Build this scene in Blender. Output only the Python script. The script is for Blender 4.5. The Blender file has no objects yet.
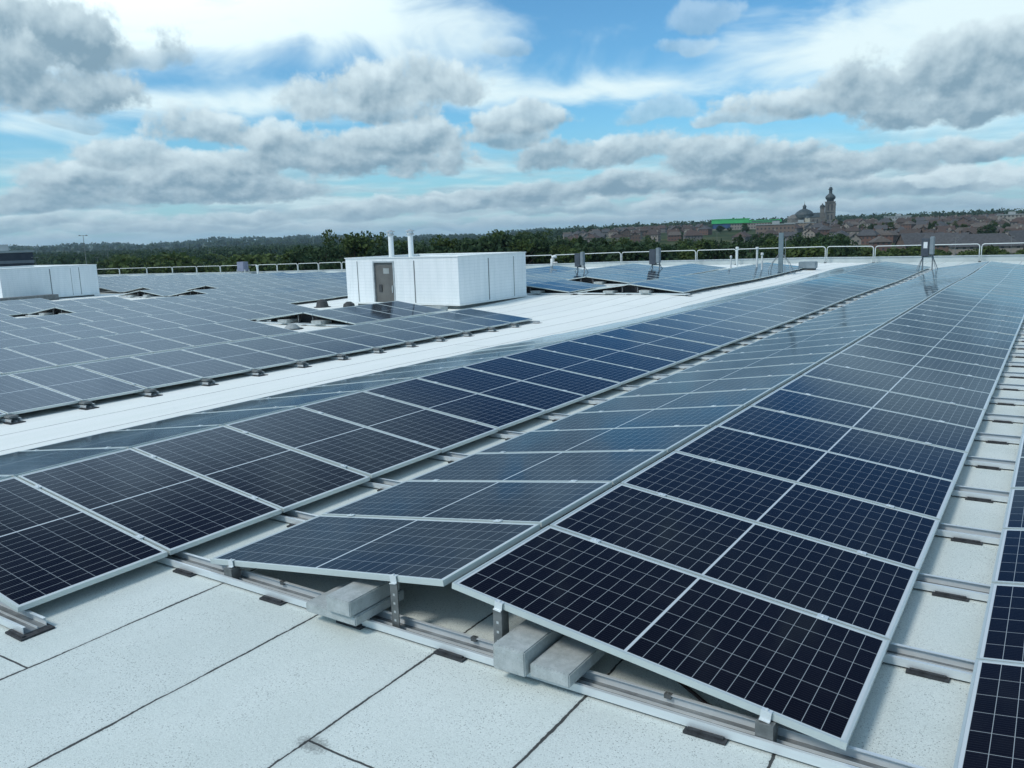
import bpy, bmesh, math, random
import numpy as np
from mathutils import Matrix, Vector
random.seed(7); RNG = np.random.default_rng(7)
S = bpy.context.scene
COL = S.collection
rad = math.radians

# ------------------------------------------------------------------ camera
CAM = np.array([2.7293, -3.3852, 2.2787]); YAW, PITCH, ROLL, FPX = 0.58635, 0.17728, -0.0328, 828.25
fw = np.array([-math.sin(YAW)*math.cos(PITCH), math.cos(YAW)*math.cos(PITCH), -math.sin(PITCH)])
rt = np.cross(fw, [0, 0, 1]); rt /= np.linalg.norm(rt); up = np.cross(rt, fw)
rt, up = math.cos(ROLL)*rt+math.sin(ROLL)*up, -math.sin(ROLL)*rt+math.cos(ROLL)*up
cam = bpy.data.cameras.new('camera'); cam_o = bpy.data.objects.new('camera', cam); COL.objects.link(cam_o)
cam_o.matrix_world = Matrix(((rt[0], up[0], -fw[0], CAM[0]), (rt[1], up[1], -fw[1], CAM[1]), (rt[2], up[2], -fw[2], CAM[2]), (0, 0, 0, 1)))
cam.sensor_width = 36; cam.lens = FPX/1024*36; cam.clip_start = 0.05; cam.clip_end = 40000
S.camera = cam_o

# ------------------------------------------------------------------ view, sun, sky
S.view_settings.view_transform = 'Standard'; S.view_settings.look = 'None'
S.view_settings.exposure = 0.12; S.view_settings.gamma = 1.0
SUN_EL, SUN_AZ = 48.0, 205.0            # degrees; azimuth clockwise from +Y
sun = bpy.data.lights.new('sun', 'SUN'); sun.energy = 1.9; sun.angle = rad(14); sun.color = (1, .96, .9)
sun_o = bpy.data.objects.new('sun', sun); COL.objects.link(sun_o)
sd = Vector((math.sin(rad(SUN_AZ))*math.cos(rad(SUN_EL)), math.cos(rad(SUN_AZ))*math.cos(rad(SUN_EL)), math.sin(rad(SUN_EL))))
sun_o.rotation_euler = sd.to_track_quat('Z', 'Y').to_euler()
SKY_K = 0.10

class N:
    """tiny expression builder for shader math"""
    tree = None
    def __init__(s, sock): s.s = sock
    @staticmethod
    def op(o, *a, clamp=False):
        n = N.tree.nodes.new('ShaderNodeMath'); n.operation = o; n.use_clamp = clamp
        for i, v in enumerate(a):
            if isinstance(v, N): N.tree.links.new(v.s, n.inputs[i])
            else: n.inputs[i].default_value = v
        return N(n.outputs[0])
    def __add__(s, o): return N.op('ADD', s, o)
    __radd__ = __add__
    def __sub__(s, o): return N.op('SUBTRACT', s, o)
    def __rsub__(s, o): return N.op('SUBTRACT', o, s)
    def __mul__(s, o): return N.op('MULTIPLY', s, o)
    __rmul__ = __mul__
    def __truediv__(s, o): return N.op('DIVIDE', s, o)
    def lt(s, o): return N.op('LESS_THAN', s, o)
    def gt(s, o): return N.op('GREATER_THAN', s, o)
    def abs(s): return N.op('ABSOLUTE', s)
    def mx(s, o): return N.op('MAXIMUM', s, o)
    def mn(s, o): return N.op('MINIMUM', s, o)
    def clamp(s): return N.op('ADD', s, 0.0, clamp=True)
    def floor(s): return N.op('FLOOR', s)
    def mod(s, o): return N.op('FLOORED_MODULO', s, o)
    def ss(s, a, b):
        n = N.tree.nodes.new('ShaderNodeMapRange'); n.interpolation_type = 'SMOOTHSTEP'
        N.tree.links.new(s.s, n.inputs[0]); n.inputs[1].default_value = a; n.inputs[2].default_value = b
        return N(n.outputs[0])
def xyz(sock):
    n = N.tree.nodes.new('ShaderNodeSeparateXYZ'); N.tree.links.new(sock, n.inputs[0])
    return [N(o) for o in n.outputs]
def vec(x, y, z=0.0):
    n = N.tree.nodes.new('ShaderNodeCombineXYZ')
    for i, v in enumerate((x, y, z)):
        if isinstance(v, N): N.tree.links.new(v.s, n.inputs[i])
        else: n.inputs[i].default_value = v
    return n.outputs[0]
def noise(v, scale, detail=4, rough=.55, dist=0.0, col=False):
    n = N.tree.nodes.new('ShaderNodeTexNoise'); n.inputs['Scale'].default_value = scale
    n.inputs['Detail'].default_value = detail; n.inputs['Roughness'].default_value = rough; n.inputs['Distortion'].default_value = dist
    if v is not None: N.tree.links.new(v, n.inputs['Vector'])
    return n.outputs[1] if col else N(n.outputs[0])
def mix(f, a, b, mode='MIX'):
    n = N.tree.nodes.new('ShaderNodeMix'); n.data_type = 'RGBA'; n.blend_type = mode
    if isinstance(f, N): N.tree.links.new(f.s, n.inputs[0])
    else: n.inputs[0].default_value = f
    for i, c in ((6, a), (7, b)):
        if isinstance(c, (tuple, list)): n.inputs[i].default_value = (*c, 1)
        else: N.tree.links.new(c.s if isinstance(c, N) else c, n.inputs[i])
    return n.outputs[2]

W = bpy.data.worlds.new('World'); S.world = W; W.use_nodes = True; W.cycles.sampling_method = 'MANUAL'; W.cycles.sample_map_resolution = 512
N.tree = T = W.node_tree; T.nodes.clear()
sky = T.nodes.new('ShaderNodeTexSky'); sky.sky_type = 'NISHITA'; sky.sun_disc = False
sky.sun_elevation = rad(SUN_EL); sky.sun_rotation = rad(SUN_AZ); sky.air_density = 1.0; sky.dust_density = .4; sky.ozone_density = 2.0
tc = T.nodes.new('ShaderNodeTexCoord')
dx, dy, dz = xyz(tc.outputs['Generated'])
sy, cy = math.sin(YAW), math.cos(YAW)
ux = dx*cy+dy*sy; uy = dy*cy-dx*sy
U = N.op('ARCTAN2', ux, uy)*(180/math.pi)            # degrees right of the view heading
V = N.op('ARCSINE', dz)*(180/math.pi)                # degrees above the horizon
LU = U; LV = N.op('LOGARITHM', V.mx(-2.0)+8.0, math.e)*13.0
wn = xyz(noise(vec(LU, LV, 3.0), .22, 2, .6, col=True))
Uw = U+(wn[0]-.5)*3.2; Vw = V+(wn[1]-.5)*1.9
def px2ang(x, y):
    d = rt*(x-512)/FPX-up*(y-384)/FPX+fw; d /= np.linalg.norm(d)
    return (math.degrees(math.atan2(d[0]*cy+d[1]*sy, d[1]*cy-d[0]*sy)), math.degrees(math.asin(d[2])))
f1 = noise(vec(LU, LV*1.3, 0.0), .34, 6, .55)
f1u = noise(vec(LU-.25, LV*1.3+.62, 0.0), .34, 4, .55)      # the same clouds sampled a little higher: relief
f2 = noise(vec(LU*.38+LV*.16, LV*1.35, 7.0), .25, 5, .62, .6)
VEIL = [(240, 14, 220, 26, 1.05), (110, 55, 110, 34, .42), (130, 105, 110, 14, .5), (260, 100, 170, 10, .65), (455, 62, 70, 34, .7), (580, 92, 120, 12, .8), (890, 50, 120, 42, 1.0), (1000, 25, 90, 50, .8),
        (740, 40, 40, 24, .3), (40, 130, 90, 10, .5), (970, 120, 110, 22, .8), (40, -130, 300, 110, 1.6), (980, -60, 120, 50, .6), (480, 165, 30, 7, .8), (860, 175, 160, 10, .3), (40, 172, 60, 6, .5)]
vD = None
for x, y, sx, sy_, a in VEIL:
    u0, v0 = px2ang(x, y); p = (Uw-u0)/(sx*.0692); q = (Vw-v0)/(sy_*.0692); g = N.op('EXPONENT', (p*p+q*q)*-1.0)*a
    vD = g if vD is None else vD+g
away = (N.op('MULTIPLY', V.ss(17, 26), .34)+N.op('MULTIPLY', U.abs().ss(34, 50), .45)).mn(.6)   # cover outside the part that was photographed
vden = (vD+away*.7).mn(1.25)*.85+(f2-.5)*1.7-.05
vm = vden.ss(.10, .95)
hz = V.ss(8, 0.0)
skyc = mix(1.0, sky.outputs[0], (SKY_K*.60, SKY_K*1.10, SKY_K*1.30), 'MULTIPLY')
skyc = mix(hz*.45, skyc, (.38, .60, .77))
u0, v0 = px2ang(60, -200); p = (U-u0)*(1/15); q = (V-v0)*(1/7.5)
bright = N.op('EXPONENT', (p*p+q*q)*-1.0)                    # brighter cloud bank added above the upper left of the frame to lighten reflections
allc = mix(vm*.93, skyc, mix(bright, (.80, .95, .97), (2.0, 2.2, 2.25)))
low = noise(vec(U*.30, V*1.9, 2.0), .55, 4, .62)
low2 = noise(vec(U*.22+9.0, V*1.5, 5.0), .6, 2, .6)
allc = mix(V.ss(7.0, 2.5)*low2.ss(.36, .56)*.9, allc, mix(low.ss(.34, .64), (.33, .51, .61), (.66, .83, .88)))
relief = ((f1u-f1)*3.0).mx(-.5).mn(.5)
TOPC, BASEC = (.69, .83, .885), (.215, .340, .435)
CUM = [(173, 228, 70, 7, .7, 0), (232, 217, 60, 7, .8, 0), (330, 213, 70, 8, .8, 0), (70, 222, 80, 7, .7, -.1), (473, 203, 95, 12, .9, .1), (400, 208, 70, 10, .9, 0), (640, 208, 90, 8, .7, 0), (760, 205, 80, 8, .7, 0), (560, 222, 90, 6, .6, -.1), (900, 204, 90, 8, .7, 0),
       (50, 202, 90, 14, .9, .12), (170, 192, 90, 14, .9, .1), (884, 189, 95, 11, .9, .1), (556, 192, 70, 12, .9, .1), (640, 186, 70, 14, .95, .15), (734, 182, 75, 13, .95, .15), (100, 180, 65, 17, .95, 0), (253, 187, 65, 17, .95, .12), (957, 177, 26, 11, .95, -.35), (1012, 173, 24, 12, .95, -.35),
       (186, 172, 42, 17, .95, 0), (806, 166, 60, 19, .95, .15), (240, 166, 42, 15, .95, 0), (390, 164, 75, 20, .97, .08), (717, 160, 62, 21, .97, .1), (916, 157, 85, 15, .95, .05), (566, 157, 52, 17, .95, .12), (133, 155, 42, 17, .95, -.05), (310, 155, 60, 22, .97, .05), (1005, 151, 50, 12, .9, .05), (640, 150, 48, 17, .95, 0),
       (406, 140, 64, 22, .97, .02), (500, 138, 38, 13, .9, 0), (262, 136, 30, 18, .9, -.08), (203, 130, 42, 22, .95, -.05), (526, 120, 46, 16, .95, -.05), (655, 114, 32, 14, .5, -.1), (373, 112, 60, 15, .9, 0), (80, 123, 24, 9, .5, 0), (750, 121, 46, 9, .8, -.1),
       (950, 106, 76, 21, .97, .12), (815, 104, 74, 18, .95, -.05), (322, 98, 44, 22, .95, -.08), (875, 92, 55, 20, .95, .02), (33, 90, 74, 26, .98, .16), (406, 88, 80, 26, .97, -.04), (975, 66, 80, 32, .98, .08), (506, 52, 26, 10, .4, -.1), (684, 46, 22, 11, .42, -.15), (130, 60, 46, 14, .7, .05), (700, 18, 28, 18, .38, -.2), (25, 40, 90, 34, .98, .18), (2, 66, 40, 30, .7, .1)]
lr = random.Random(11)                                        # the packed layers of small clouds above the horizon
LOWC = []
for k in range(26):
    y = lr.uniform(188, 236); x = -20+k*42+lr.uniform(-25, 25)
    LOWC.append((x, y-(x-512)*.0328, lr.uniform(34, 80), 4.5+(236-y)*.13, lr.uniform(.6, .9), lr.choice((-.28, -.2, -.1, .05, .14))))
CUM = sorted(LOWC, key=lambda c: -c[1])+CUM
G = bpy.data.node_groups.new('cloud_patch', 'ShaderNodeTree')
for nm, ty in (('Col', 'NodeSocketColor'), ('U', 'NodeSocketFloat'), ('V', 'NodeSocketFloat'), ('Rag', 'NodeSocketFloat'), ('Relief', 'NodeSocketFloat'), ('u0', 'NodeSocketFloat'), ('v0', 'NodeSocketFloat'), ('iu', 'NodeSocketFloat'), ('iv', 'NodeSocketFloat'), ('amp', 'NodeSocketFloat'), ('dark', 'NodeSocketFloat')):
    G.interface.new_socket(nm, in_out='INPUT', socket_type=ty)
G.interface.new_socket('Out', in_out='OUTPUT', socket_type='NodeSocketColor')
N.tree = G; gi = G.nodes.new('NodeGroupInput'); go = G.nodes.new('NodeGroupOutput'); I = {o.name: N(o) for o in gi.outputs if o.name}
p = (I['U']-I['u0'])*I['iu']; q = (I['V']-I['v0'])*I['iv']; qq = q.mx(q*-1.5)
e = 1.0-(p*p+qq*qq)+I['Rag']-.04
mk = e.ss(-.05, .56)*I['amp']
sh = (.54+I['dark']*1.3-q*.46+I['Relief']+(e.mn(1.2)-.5)*.22).clamp()
G.links.new(mix(mk, I['Col'], mix(sh, TOPC, BASEC)), go.inputs[0])
N.tree = T
f3 = noise(vec(LU, LV*1.3, 4.0), 1.5, 3, .6)
rag = (f1-.5)*2.4+(f3-.5)*.75; rel = relief*.70+(f3-.5)*-.22
for x, y, sx, sy_, a, dk in CUM:
    u0, v0 = px2ang(x, y); g = T.nodes.new('ShaderNodeGroup'); g.node_tree = G
    T.links.new(allc, g.inputs['Col'])
    for nm, v in (('U', Uw), ('V', Vw), ('Rag', rag), ('Relief', rel)): T.links.new(v.s, g.inputs[nm])
    for nm, v in (('u0', u0), ('v0', v0), ('iu', 1/(sx*1.28*.0692)), ('iv', 1/(sy_*1.20*.0692)), ('amp', a), ('dark', dk)): g.inputs[nm].default_value = v
    allc = g.outputs[0]
# clouds of the rest of the sky, seen only in reflections and as light
aden = away*.75+(f1-.5)*2.0+(f2-.5)*.6
clear = 1.0-U.ss(6, -8)*V.ss(36, 26)*U.ss(-60, -45)
allc = mix(aden.ss(.34, .62)*away.ss(.02, .12)*clear*.95, allc, mix((.45+relief*1.1+(aden-.45)*.6).clamp(), TOPC, BASEC))
allc = mix(V.ss(3.0, -.5)*.45, allc, (.46, .66, .76))
bg = T.nodes.new('ShaderNodeBackground'); T.links.new(allc, bg.inputs[0]); bg.inputs[1].default_value = 1.0
wo = T.nodes.new('ShaderNodeOutputWorld'); T.links.new(bg.outputs[0], wo.inputs[0])

# ------------------------------------------------------------------ helpers
def ray(x, y): return rt*(x-512)/FPX-up*(y-384)/FPX+fw
def far(x, y, d):
    """point at horizontal distance d in the direction of a photograph pixel"""
    r = ray(x, y); return CAM+r*(d/math.hypot(r[0], r[1]))
def sstep(a, b, x):
    t = np.clip((x-a)/(b-a), 0, 1); return t*t*(3-2*t)
def zr(X, Y):
    """the roof surface: falls gently to the left, with a shallow drain near the white plant screen"""
    return (-0.012*np.maximum(0, -np.asarray(X)-6)-0.08*np.exp(-((np.asarray(X)+12)/6)**2-((np.asarray(Y)-16)/8)**2)
            -0.10*np.exp(-((np.asarray(X)+6.9)/1.2)**2)*sstep(8, 18, np.asarray(Y))*(1-sstep(30, 42, np.asarray(Y)))
            +0.06*sstep(20, 24.5, np.asarray(Y))*sstep(7.6, 8.5, -np.asarray(X))*(1-sstep(24, 30, -np.asarray(X)))
            +0.03*np.sin(np.asarray(Y)*.36+np.asarray(X)*.12)*sstep(12, 30, np.asarray(Y)))

MATS = {}
def material(name, col, rough=.6, metal=0.0, spec=.5):
    m = bpy.data.materials.new(name); m.use_nodes = True; b = m.node_tree.nodes['Principled BSDF']
    b.inputs['Base Color'].default_value = (*col, 1); b.inputs['Roughness'].default_value = rough; b.inputs['Metallic'].default_value = metal
    b.inputs['Specular IOR Level'].default_value = spec
    MATS[name] = m; return m
def shader(name, **k):
    m = material(name, (.5, .5, .5), **k); N.tree = m.node_tree
    b = m.node_tree.nodes['Principled BSDF']
    tcn = m.node_tree.nodes.new('ShaderNodeTexCoord')
    return m, m.node_tree, b, tcn
def bump(T, b, h, strength=.3, dist=.01):
    n = T.nodes.new('ShaderNodeBump'); n.inputs['Strength'].default_value = strength; n.inputs['Distance'].default_value = dist
    T.links.new(h.s if isinstance(h, N) else h, n.inputs['Height']); T.links.new(n.outputs[0], b.inputs['Normal'])
def mottled(name, c1, c2, scale, rough=.7, metal=0.0, detail=5, bumps=0.0, bscale=None, bdist=.005):
    m, T, b, t = shader(name, rough=rough, metal=metal)
    n = noise(t.outputs['Object'], scale, detail, .6)
    T.links.new(mix(n.ss(.3, .7), c1, c2), b.inputs['Base Color'])
    if bumps: bump(T, b, noise(t.outputs['Object'], bscale or scale*6, 3, .6), bumps, bdist)
    return m

class MB:
    """collects polygons and links them as ONE mesh object"""
    def __init__(s): s.v, s.f, s.m, s.uv = [], [], [], {}
    def face(s, pts, m=0, uv=None):
        i = len(s.v); s.v += [tuple(p) for p in pts]; s.f.append(tuple(range(i, i+len(pts)))); s.m.append(m)
        if uv: s.uv[len(s.f)-1] = uv
    def box(s, x0, x1, y0, y1, z0, z1, m=0, M=None):
        c = [(x0, y0, z0), (x1, y0, z0), (x1, y1, z0), (x0, y1, z0), (x0, y0, z1), (x1, y0, z1), (x1, y1, z1), (x0, y1, z1)]
        if M is not None: c = [tuple(M @ Vector(p)) for p in c]
        i = len(s.v); s.v += c
        for q in ((0, 3, 2, 1), (4, 5, 6, 7), (0, 1, 5, 4), (1, 2, 6, 5), (2, 3, 7, 6), (3, 0, 4, 7)):
            s.f.append(tuple(i+k for k in q)); s.m.append(m)
        return s
    def tube(s, pts, r, n=8, m=0, caps=True, r2=None):
        pts = [Vector(p) for p in pts]; rings = []
        for k, p in enumerate(pts):
            d = (pts[min(k+1, len(pts)-1)]-pts[max(k-1, 0)]).normalized()
            a = d.cross(Vector((0, 0, 1))) if abs(d.z) < .95 else d.cross(Vector((1, 0, 0)))
            a.normalize(); b = d.cross(a)
            rr = r if r2 is None else r+(r2-r)*k/(len(pts)-1)
            i = len(s.v); rings.append(i)
            s.v += [tuple(p+(a*math.cos(t)+b*math.sin(t))*rr) for t in [2*math.pi*j/n for j in range(n)]]
        for a, b in zip(rings, rings[1:]):
            for j in range(n):
                s.f.append((a+j, a+(j+1) % n, b+(j+1) % n, b+j)); s.m.append(m)
        if caps:
            s.f.append(tuple(rings[0]+j for j in range(n))[::-1]); s.m.append(m)
            s.f.append(tuple(rings[-1]+j for j in range(n))); s.m.append(m)
        return s
    def lathe(s, prof, n=20, c=(0, 0, 0), m=0):
        rings = []
        for r, z in prof:
            rings.append(len(s.v)); s.v += [(c[0]+r*math.cos(2*math.pi*j/n), c[1]+r*math.sin(2*math.pi*j/n), c[2]+z) for j in range(n)]
        for a, b in zip(rings, rings[1:]):
            for j in range(n): s.f.append((a+j, a+(j+1) % n, b+(j+1) % n, b+j)); s.m.append(m)
        s.f.append(tuple(rings[-1]+j for j in range(n))); s.m.append(m)
        s.f.append(tuple(rings[0]+j for j in range(n))[::-1]); s.m.append(m)
        return s
    def mesh(s, name, mats):
        me = bpy.data.meshes.new(name); me.from_pydata(s.v, [], s.f)
        for m in mats: me.materials.append(m)
        me.polygons.foreach_set('material_index', s.m)
        if s.uv:
            l = me.uv_layers.new(name='UVMap').data
            for fi, uv in s.uv.items():
                for k, li in enumerate(me.polygons[fi].loop_indices): l[li].uv = uv[k]
        me.update(); return me
    def build(s, name, mats, parent=None, bevel=0.0, smooth=False):
        if not isinstance(mats, (list, tuple)): mats = [mats]
        me = s.mesh(name, mats)
        if bevel or smooth:
            bm = bmesh.new(); bm.from_mesh(me)
            if bevel: bmesh.ops.bevel(bm, geom=list(bm.edges), offset=bevel, segments=2, affect='EDGES')
            if smooth:
                for f in bm.faces: f.smooth = True
            bm.to_mesh(me); bm.free()
        return link(name, me, parent)
def link(name, me, parent=None):
    o = bpy.data.objects.new(name, me); COL.objects.link(o)
    if parent is not None: o.parent = parent
    return o
def tag(o, label, cat, group=None):
    o['label'] = label; o['category'] = cat
    if group: o['group'] = group
    return o
def thing(name, label, cat, loc=(0, 0, 0), group=None, rotz=0.0):
    o = bpy.data.objects.new(name, None); COL.objects.link(o); o.location = loc; o.rotation_euler = (0, 0, rotz)
    o.empty_display_size = .1
    return tag(o, label, cat, group)
def struct(o): o['kind'] = 'structure'; return o
def stuff(o): o['kind'] = 'stuff'; return o
def copy_tree(o, parent=None):
    c = o.copy(); COL.objects.link(c)
    if parent is not None: c.parent = parent
    for ch in list(o.children): copy_tree(ch, c)
    return c
def grid_mesh(name, X, Y, Z, mats):
    """quad sheet from 2-D arrays"""
    n, k = X.shape; me = bpy.data.meshes.new(name)
    v = np.stack([X, Y, Z], -1).reshape(-1, 3); idx = np.arange(n*k).reshape(n, k)
    f = np.stack([idx[:-1, :-1], idx[1:, :-1], idx[1:, 1:], idx[:-1, 1:]], -1).reshape(-1, 4)
    return np_mesh(name, v, f, mats)
def np_mesh(name, v, f, mats, col=None, smooth=False):
    me = bpy.data.meshes.new(name); k = f.shape[1]
    me.vertices.add(len(v)); me.vertices.foreach_set('co', np.asarray(v, np.float32).ravel())
    me.loops.add(f.size); me.loops.foreach_set('vertex_index', f.astype(np.int32).ravel())
    me.polygons.add(len(f)); me.polygons.foreach_set('loop_start', np.arange(0, f.size, k, dtype=np.int32))
    if smooth: me.polygons.foreach_set('use_smooth', np.ones(len(f), bool))
    for m in mats: me.materials.append(m)
    if col is not None:
        a = me.attributes.new('tint', 'FLOAT', 'FACE'); a.data.foreach_set('value', np.asarray(col, np.float32))
    me.update(calc_edges=True); return me
ORD = ['', 'first', 'second', 'third', 'fourth', 'fifth', 'sixth', 'seventh', 'eighth', 'ninth', 'tenth', 'eleventh', 'twelfth', 'thirteenth', 'fourteenth',
       'fifteenth', 'sixteenth', 'seventeenth', 'eighteenth', 'nineteenth']
def ordinal(n):
    if n < 20: return ORD[n]
    t = {2: 'twent', 3: 'thirt', 4: 'fort'}[n//10]
    return t+'ieth' if n % 10 == 0 else t+'y-'+ORD[n % 10]

# ------------------------------------------------------------------ materials
m, T, b, t = shader('roof_membrane', rough=.85, spec=.3)
x, y, z = xyz(t.outputs['Object'])
wob = noise(vec(x*.0, y*.9, x*.7), 1.6, 3, .6)-.5
fine = noise(t.outputs['Object'], 34, 2, .7)-.5
fine2 = noise(t.outputs['Object'], 11, 3, .7)-.5
xs = x+wob*.03+fine*.010+fine2*.012
lane = ((xs+.0446)/.9365).floor()
dl = ((xs+.0446+.46825).mod(.9365)-.46825).abs()
wid = noise(vec(lane*3.7, y, 0.0), 1.6, 5, .75).ss(.28, .75)*.0085+.0014+fine*.004
sea = N.op('SUBTRACT', 1.0, (dl-wid).ss(0, .0035))
yw = y+(noise(vec(x*1.4, 4.0, 0.0), 2.0, 3, .6)-.5)*.03+fine*.005
for y0, x0, x1 in ((-1.352, -2.86, -1.918), (-1.02, -.046, .89), (4.6, -2.86, -1.918), (-3.2, -1.918, -.98), (2.2, 1.8, 2.76), (11.2, -8.5, -7.5), (21.0, -9.4, -8.47)):
    k = N.op('SUBTRACT', 1.0, ((yw-y0).abs()-.0045).ss(0, .0035))*x.gt(x0)*x.lt(x1)
    sea = sea.mx(k)
gran = noise(t.outputs['Object'], 120, 2, .8)
gr2 = noise(t.outputs['Object'], 60, 3, .7)
blot = noise(t.outputs['Object'], 1.1, 5, .62)
streak = noise(vec(x*4.0, y*.5, 0.0), 1.0, 4, .6)
base = mix(blot.ss(.32, .70), (.625, .685, .645), (.70, .755, .715))
base = mix(x.ss(-6.0, -6.9), base, mix(streak.ss(.3, .7), (.85, .88, .83), (.90, .92, .88)))
lanet = N.op('FRACT', N.op('SINE', lane*12.9898)*43758.5)
base = mix((lanet-.5)*.10+.06, base, (.40, .45, .45))
def dots(sc, thr, rad_, sc0=1.35):
    sc = sc*sc0
    v = T.nodes.new('ShaderNodeTexVoronoi'); v.inputs['Scale'].default_value = sc; T.links.new(t.outputs['Object'], v.inputs['Vector'])
    sp = T.nodes.new('ShaderNodeSeparateColor'); T.links.new(v.outputs['Color'], sp.inputs[0])
    return N(sp.outputs[0]).gt(thr)*N.op('SUBTRACT', 1.0, N(v.outputs['Distance']).ss(rad_*.6, rad_)), N(sp.outputs[1])
d1, r1 = dots(95, .80, .55); d2, r2 = dots(150, .62, .6); d3, r3 = dots(120, .72, .6)
patchy = noise(t.outputs['Object'], 2.3, 4, .6).ss(.35, .65)
base = mix(gran.ss(.46, .64)*.10, base, (.30, .33, .325))
near = x.ss(-6.4, -5.8)
base = mix(d3*near*.30, base, (.92, .95, .92))
base = mix(d2*near*(r2*.30+.08), base, (.24, .27, .265))
base = mix(d1*near*(patchy*.55+.20)*(r1*.7+.3), base, (.07, .085, .085))
base = mix(gr2.ss(.52, .68)*.10, base, (.25, .28, .28))
dirt = noise(t.outputs['Object'], 5.0, 6, .7).ss(.60, .80)*noise(t.outputs['Object'], .55, 3, .6).ss(.48, .70)
base = mix(dirt*.40, base, (.20, .22, .21))
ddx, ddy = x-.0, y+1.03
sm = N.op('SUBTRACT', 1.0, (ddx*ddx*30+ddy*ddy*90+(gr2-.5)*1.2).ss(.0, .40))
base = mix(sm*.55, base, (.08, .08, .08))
edge = N.op('SUBTRACT', 1.0, (dl-.004).ss(0, .035))
base = mix(edge*.16, base, (.22, .24, .24))
base = mix(sea*.93, base, (.022, .022, .023))
T.links.new(base, b.inputs['Base Color'])
bump(T, b, gran*.5+gr2*.3+d2*.25-sea*1.4+dl.ss(.03, .0)*.4, .35, .004)
ROOF = m

m, T, b, t = shader('solar_glass', rough=.09, spec=.27)
uvn = T.nodes.new('ShaderNodeUVMap'); uvn.uv_map = 'UVMap'
x, y, z = xyz(uvn.outputs[0])
L, PW = 2.10, 1.04
half = (x-L/2).abs()
cw, chh = (L/2-.030-.007)/12, (PW-.046)/6
def lines(c, pitch, w): return N.op('SUBTRACT', 1.0, ((c+pitch/2).mod(pitch)-pitch/2).abs().ss(w*.45, w*.75))
g1 = lines(half-.007, cw, .0023); g2 = lines(y-.023, chh, .0027)
sheet = half.lt(.007).mx(half.gt(L/2-.030)).mx((y-PW/2).abs().gt(PW/2-.0235))
bus = lines(y-.023+chh/18, chh/9, .0011)
grid = g1.mx(g2)
oi = T.nodes.new('ShaderNodeObjectInfo'); rnd = N(oi.outputs['Random'])
cellid = vec(((half-.007)/cw).floor()+(x.gt(L/2))*31.0, ((y-.023)/chh).floor(), rnd*50.0)
wnz = T.nodes.new('ShaderNodeTexWhiteNoise'); T.links.new(cellid, wnz.inputs[0])
cell = mix(N(wnz.outputs[0])*.6+rnd*.4, (.0042, .0038, .0066), (.0062, .0058, .0100))
cell = mix(bus*.10, cell, (.30, .32, .36))
cell = mix(grid*.82, cell, (.40, .44, .46))
cell = mix(sheet, cell, (.55, .60, .62))
dust = noise(t.outputs['Object'], 2.2, 5, .65)
cell = mix(dust.ss(.45, .8)*.012, cell, (.45, .45, .42))
rr = (dust-.5)*.05+.085
T.nodes.remove(b)
df = T.nodes.new('ShaderNodeBsdfDiffuse'); T.links.new(cell, df.inputs[0])
gs = T.nodes.new('ShaderNodeBsdfAnisotropic'); gs.inputs['Color'].default_value = (.60, .78, .97, 1); T.links.new(rr.s, gs.inputs['Roughness'])
fr = T.nodes.new('ShaderNodeFresnel'); fr.inputs[0].default_value = 1.30
bp = T.nodes.new('ShaderNodeBump'); bp.inputs['Strength'].default_value = .06; bp.inputs['Distance'].default_value = .02
T.links.new(noise(t.outputs['Object'], 1.3, 2, .5).s, bp.inputs['Height'])
for nd in (gs, fr): T.links.new(bp.outputs[0], nd.inputs['Normal'])
ar = N.op('POWER', N(fr.outputs[0]), 1.27)
T.links.new(mix(N(fr.outputs[0]).ss(.12, .72), (.55, .74, .98), (.74, .90, 1.0)), gs.inputs['Color'])
ms = T.nodes.new('ShaderNodeMixShader'); T.links.new(ar.s, ms.inputs[0]); T.links.new(df.outputs[0], ms.inputs[1]); T.links.new(gs.outputs[0], ms.inputs[2])
out = [n for n in T.nodes if n.type == 'OUTPUT_MATERIAL'][0]; T.links.new(ms.outputs[0], out.inputs[0])
GLASS = m
BACK = mottled('panel_backsheet', (.30, .31, .31), (.36, .37, .37), 3, .6)
m, T, b, t = shader('anodised_frame', rough=.40, metal=.35)
n = noise(t.outputs['Object'], 6, 4, .6)
T.links.new(mix(n, (.50, .565, .555), (.62, .68, .665)), b.inputs['Base Color'])
FRAME = m
m, T, b, t = shader('mill_aluminium', rough=.42, metal=.35)
x, y, z = xyz(t.outputs['Object'])
n = noise(vec(x*.8, y*30, z*30), 3, 4, .6)
dk = noise(t.outputs['Object'], 2.5, 5, .7)
T.links.new(mix(dk.ss(.55, .8)*.5, mix(n, (.62, .67, .68), (.78, .82, .83)), (.36, .38, .385)), b.inputs['Base Color'])
T.links.new((n*.25+.3).s, b.inputs['Roughness'])
ALU = m
RUBBER = mottled('black_rubber', (.020, .022, .025), (.048, .052, .057), 25, .8, bumps=.5, bdist=.004)
m, T, b, t = shader('cast_concrete', rough=.92)
n1 = noise(t.outputs['Object'], 14, 7, .65); n2 = noise(t.outputs['Object'], 150, 3, .7); n3 = noise(t.outputs['Object'], 4.0, 4, .6)
c = mix(n1.ss(.3, .7), (.32, .355, .35), (.45, .485, .48)); c = mix(n2.ss(.58, .70)*.6, c, (.13, .14, .14)); c = mix(n2.ss(.42, .30)*.4, c, (.56, .59, .58)); c = mix(n3.ss(.55, .75)*.35, c, (.22, .235, .22))
T.links.new(c, b.inputs['Base Color']); bump(T, b, n2*.6+n1*.6, .7, .004); CONC = m
WHITEP = mottled('white_paint', (.74, .78, .77), (.80, .83, .82), 4, .5)
m, T, b, t = shader('white_louvre', rough=.5)
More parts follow.
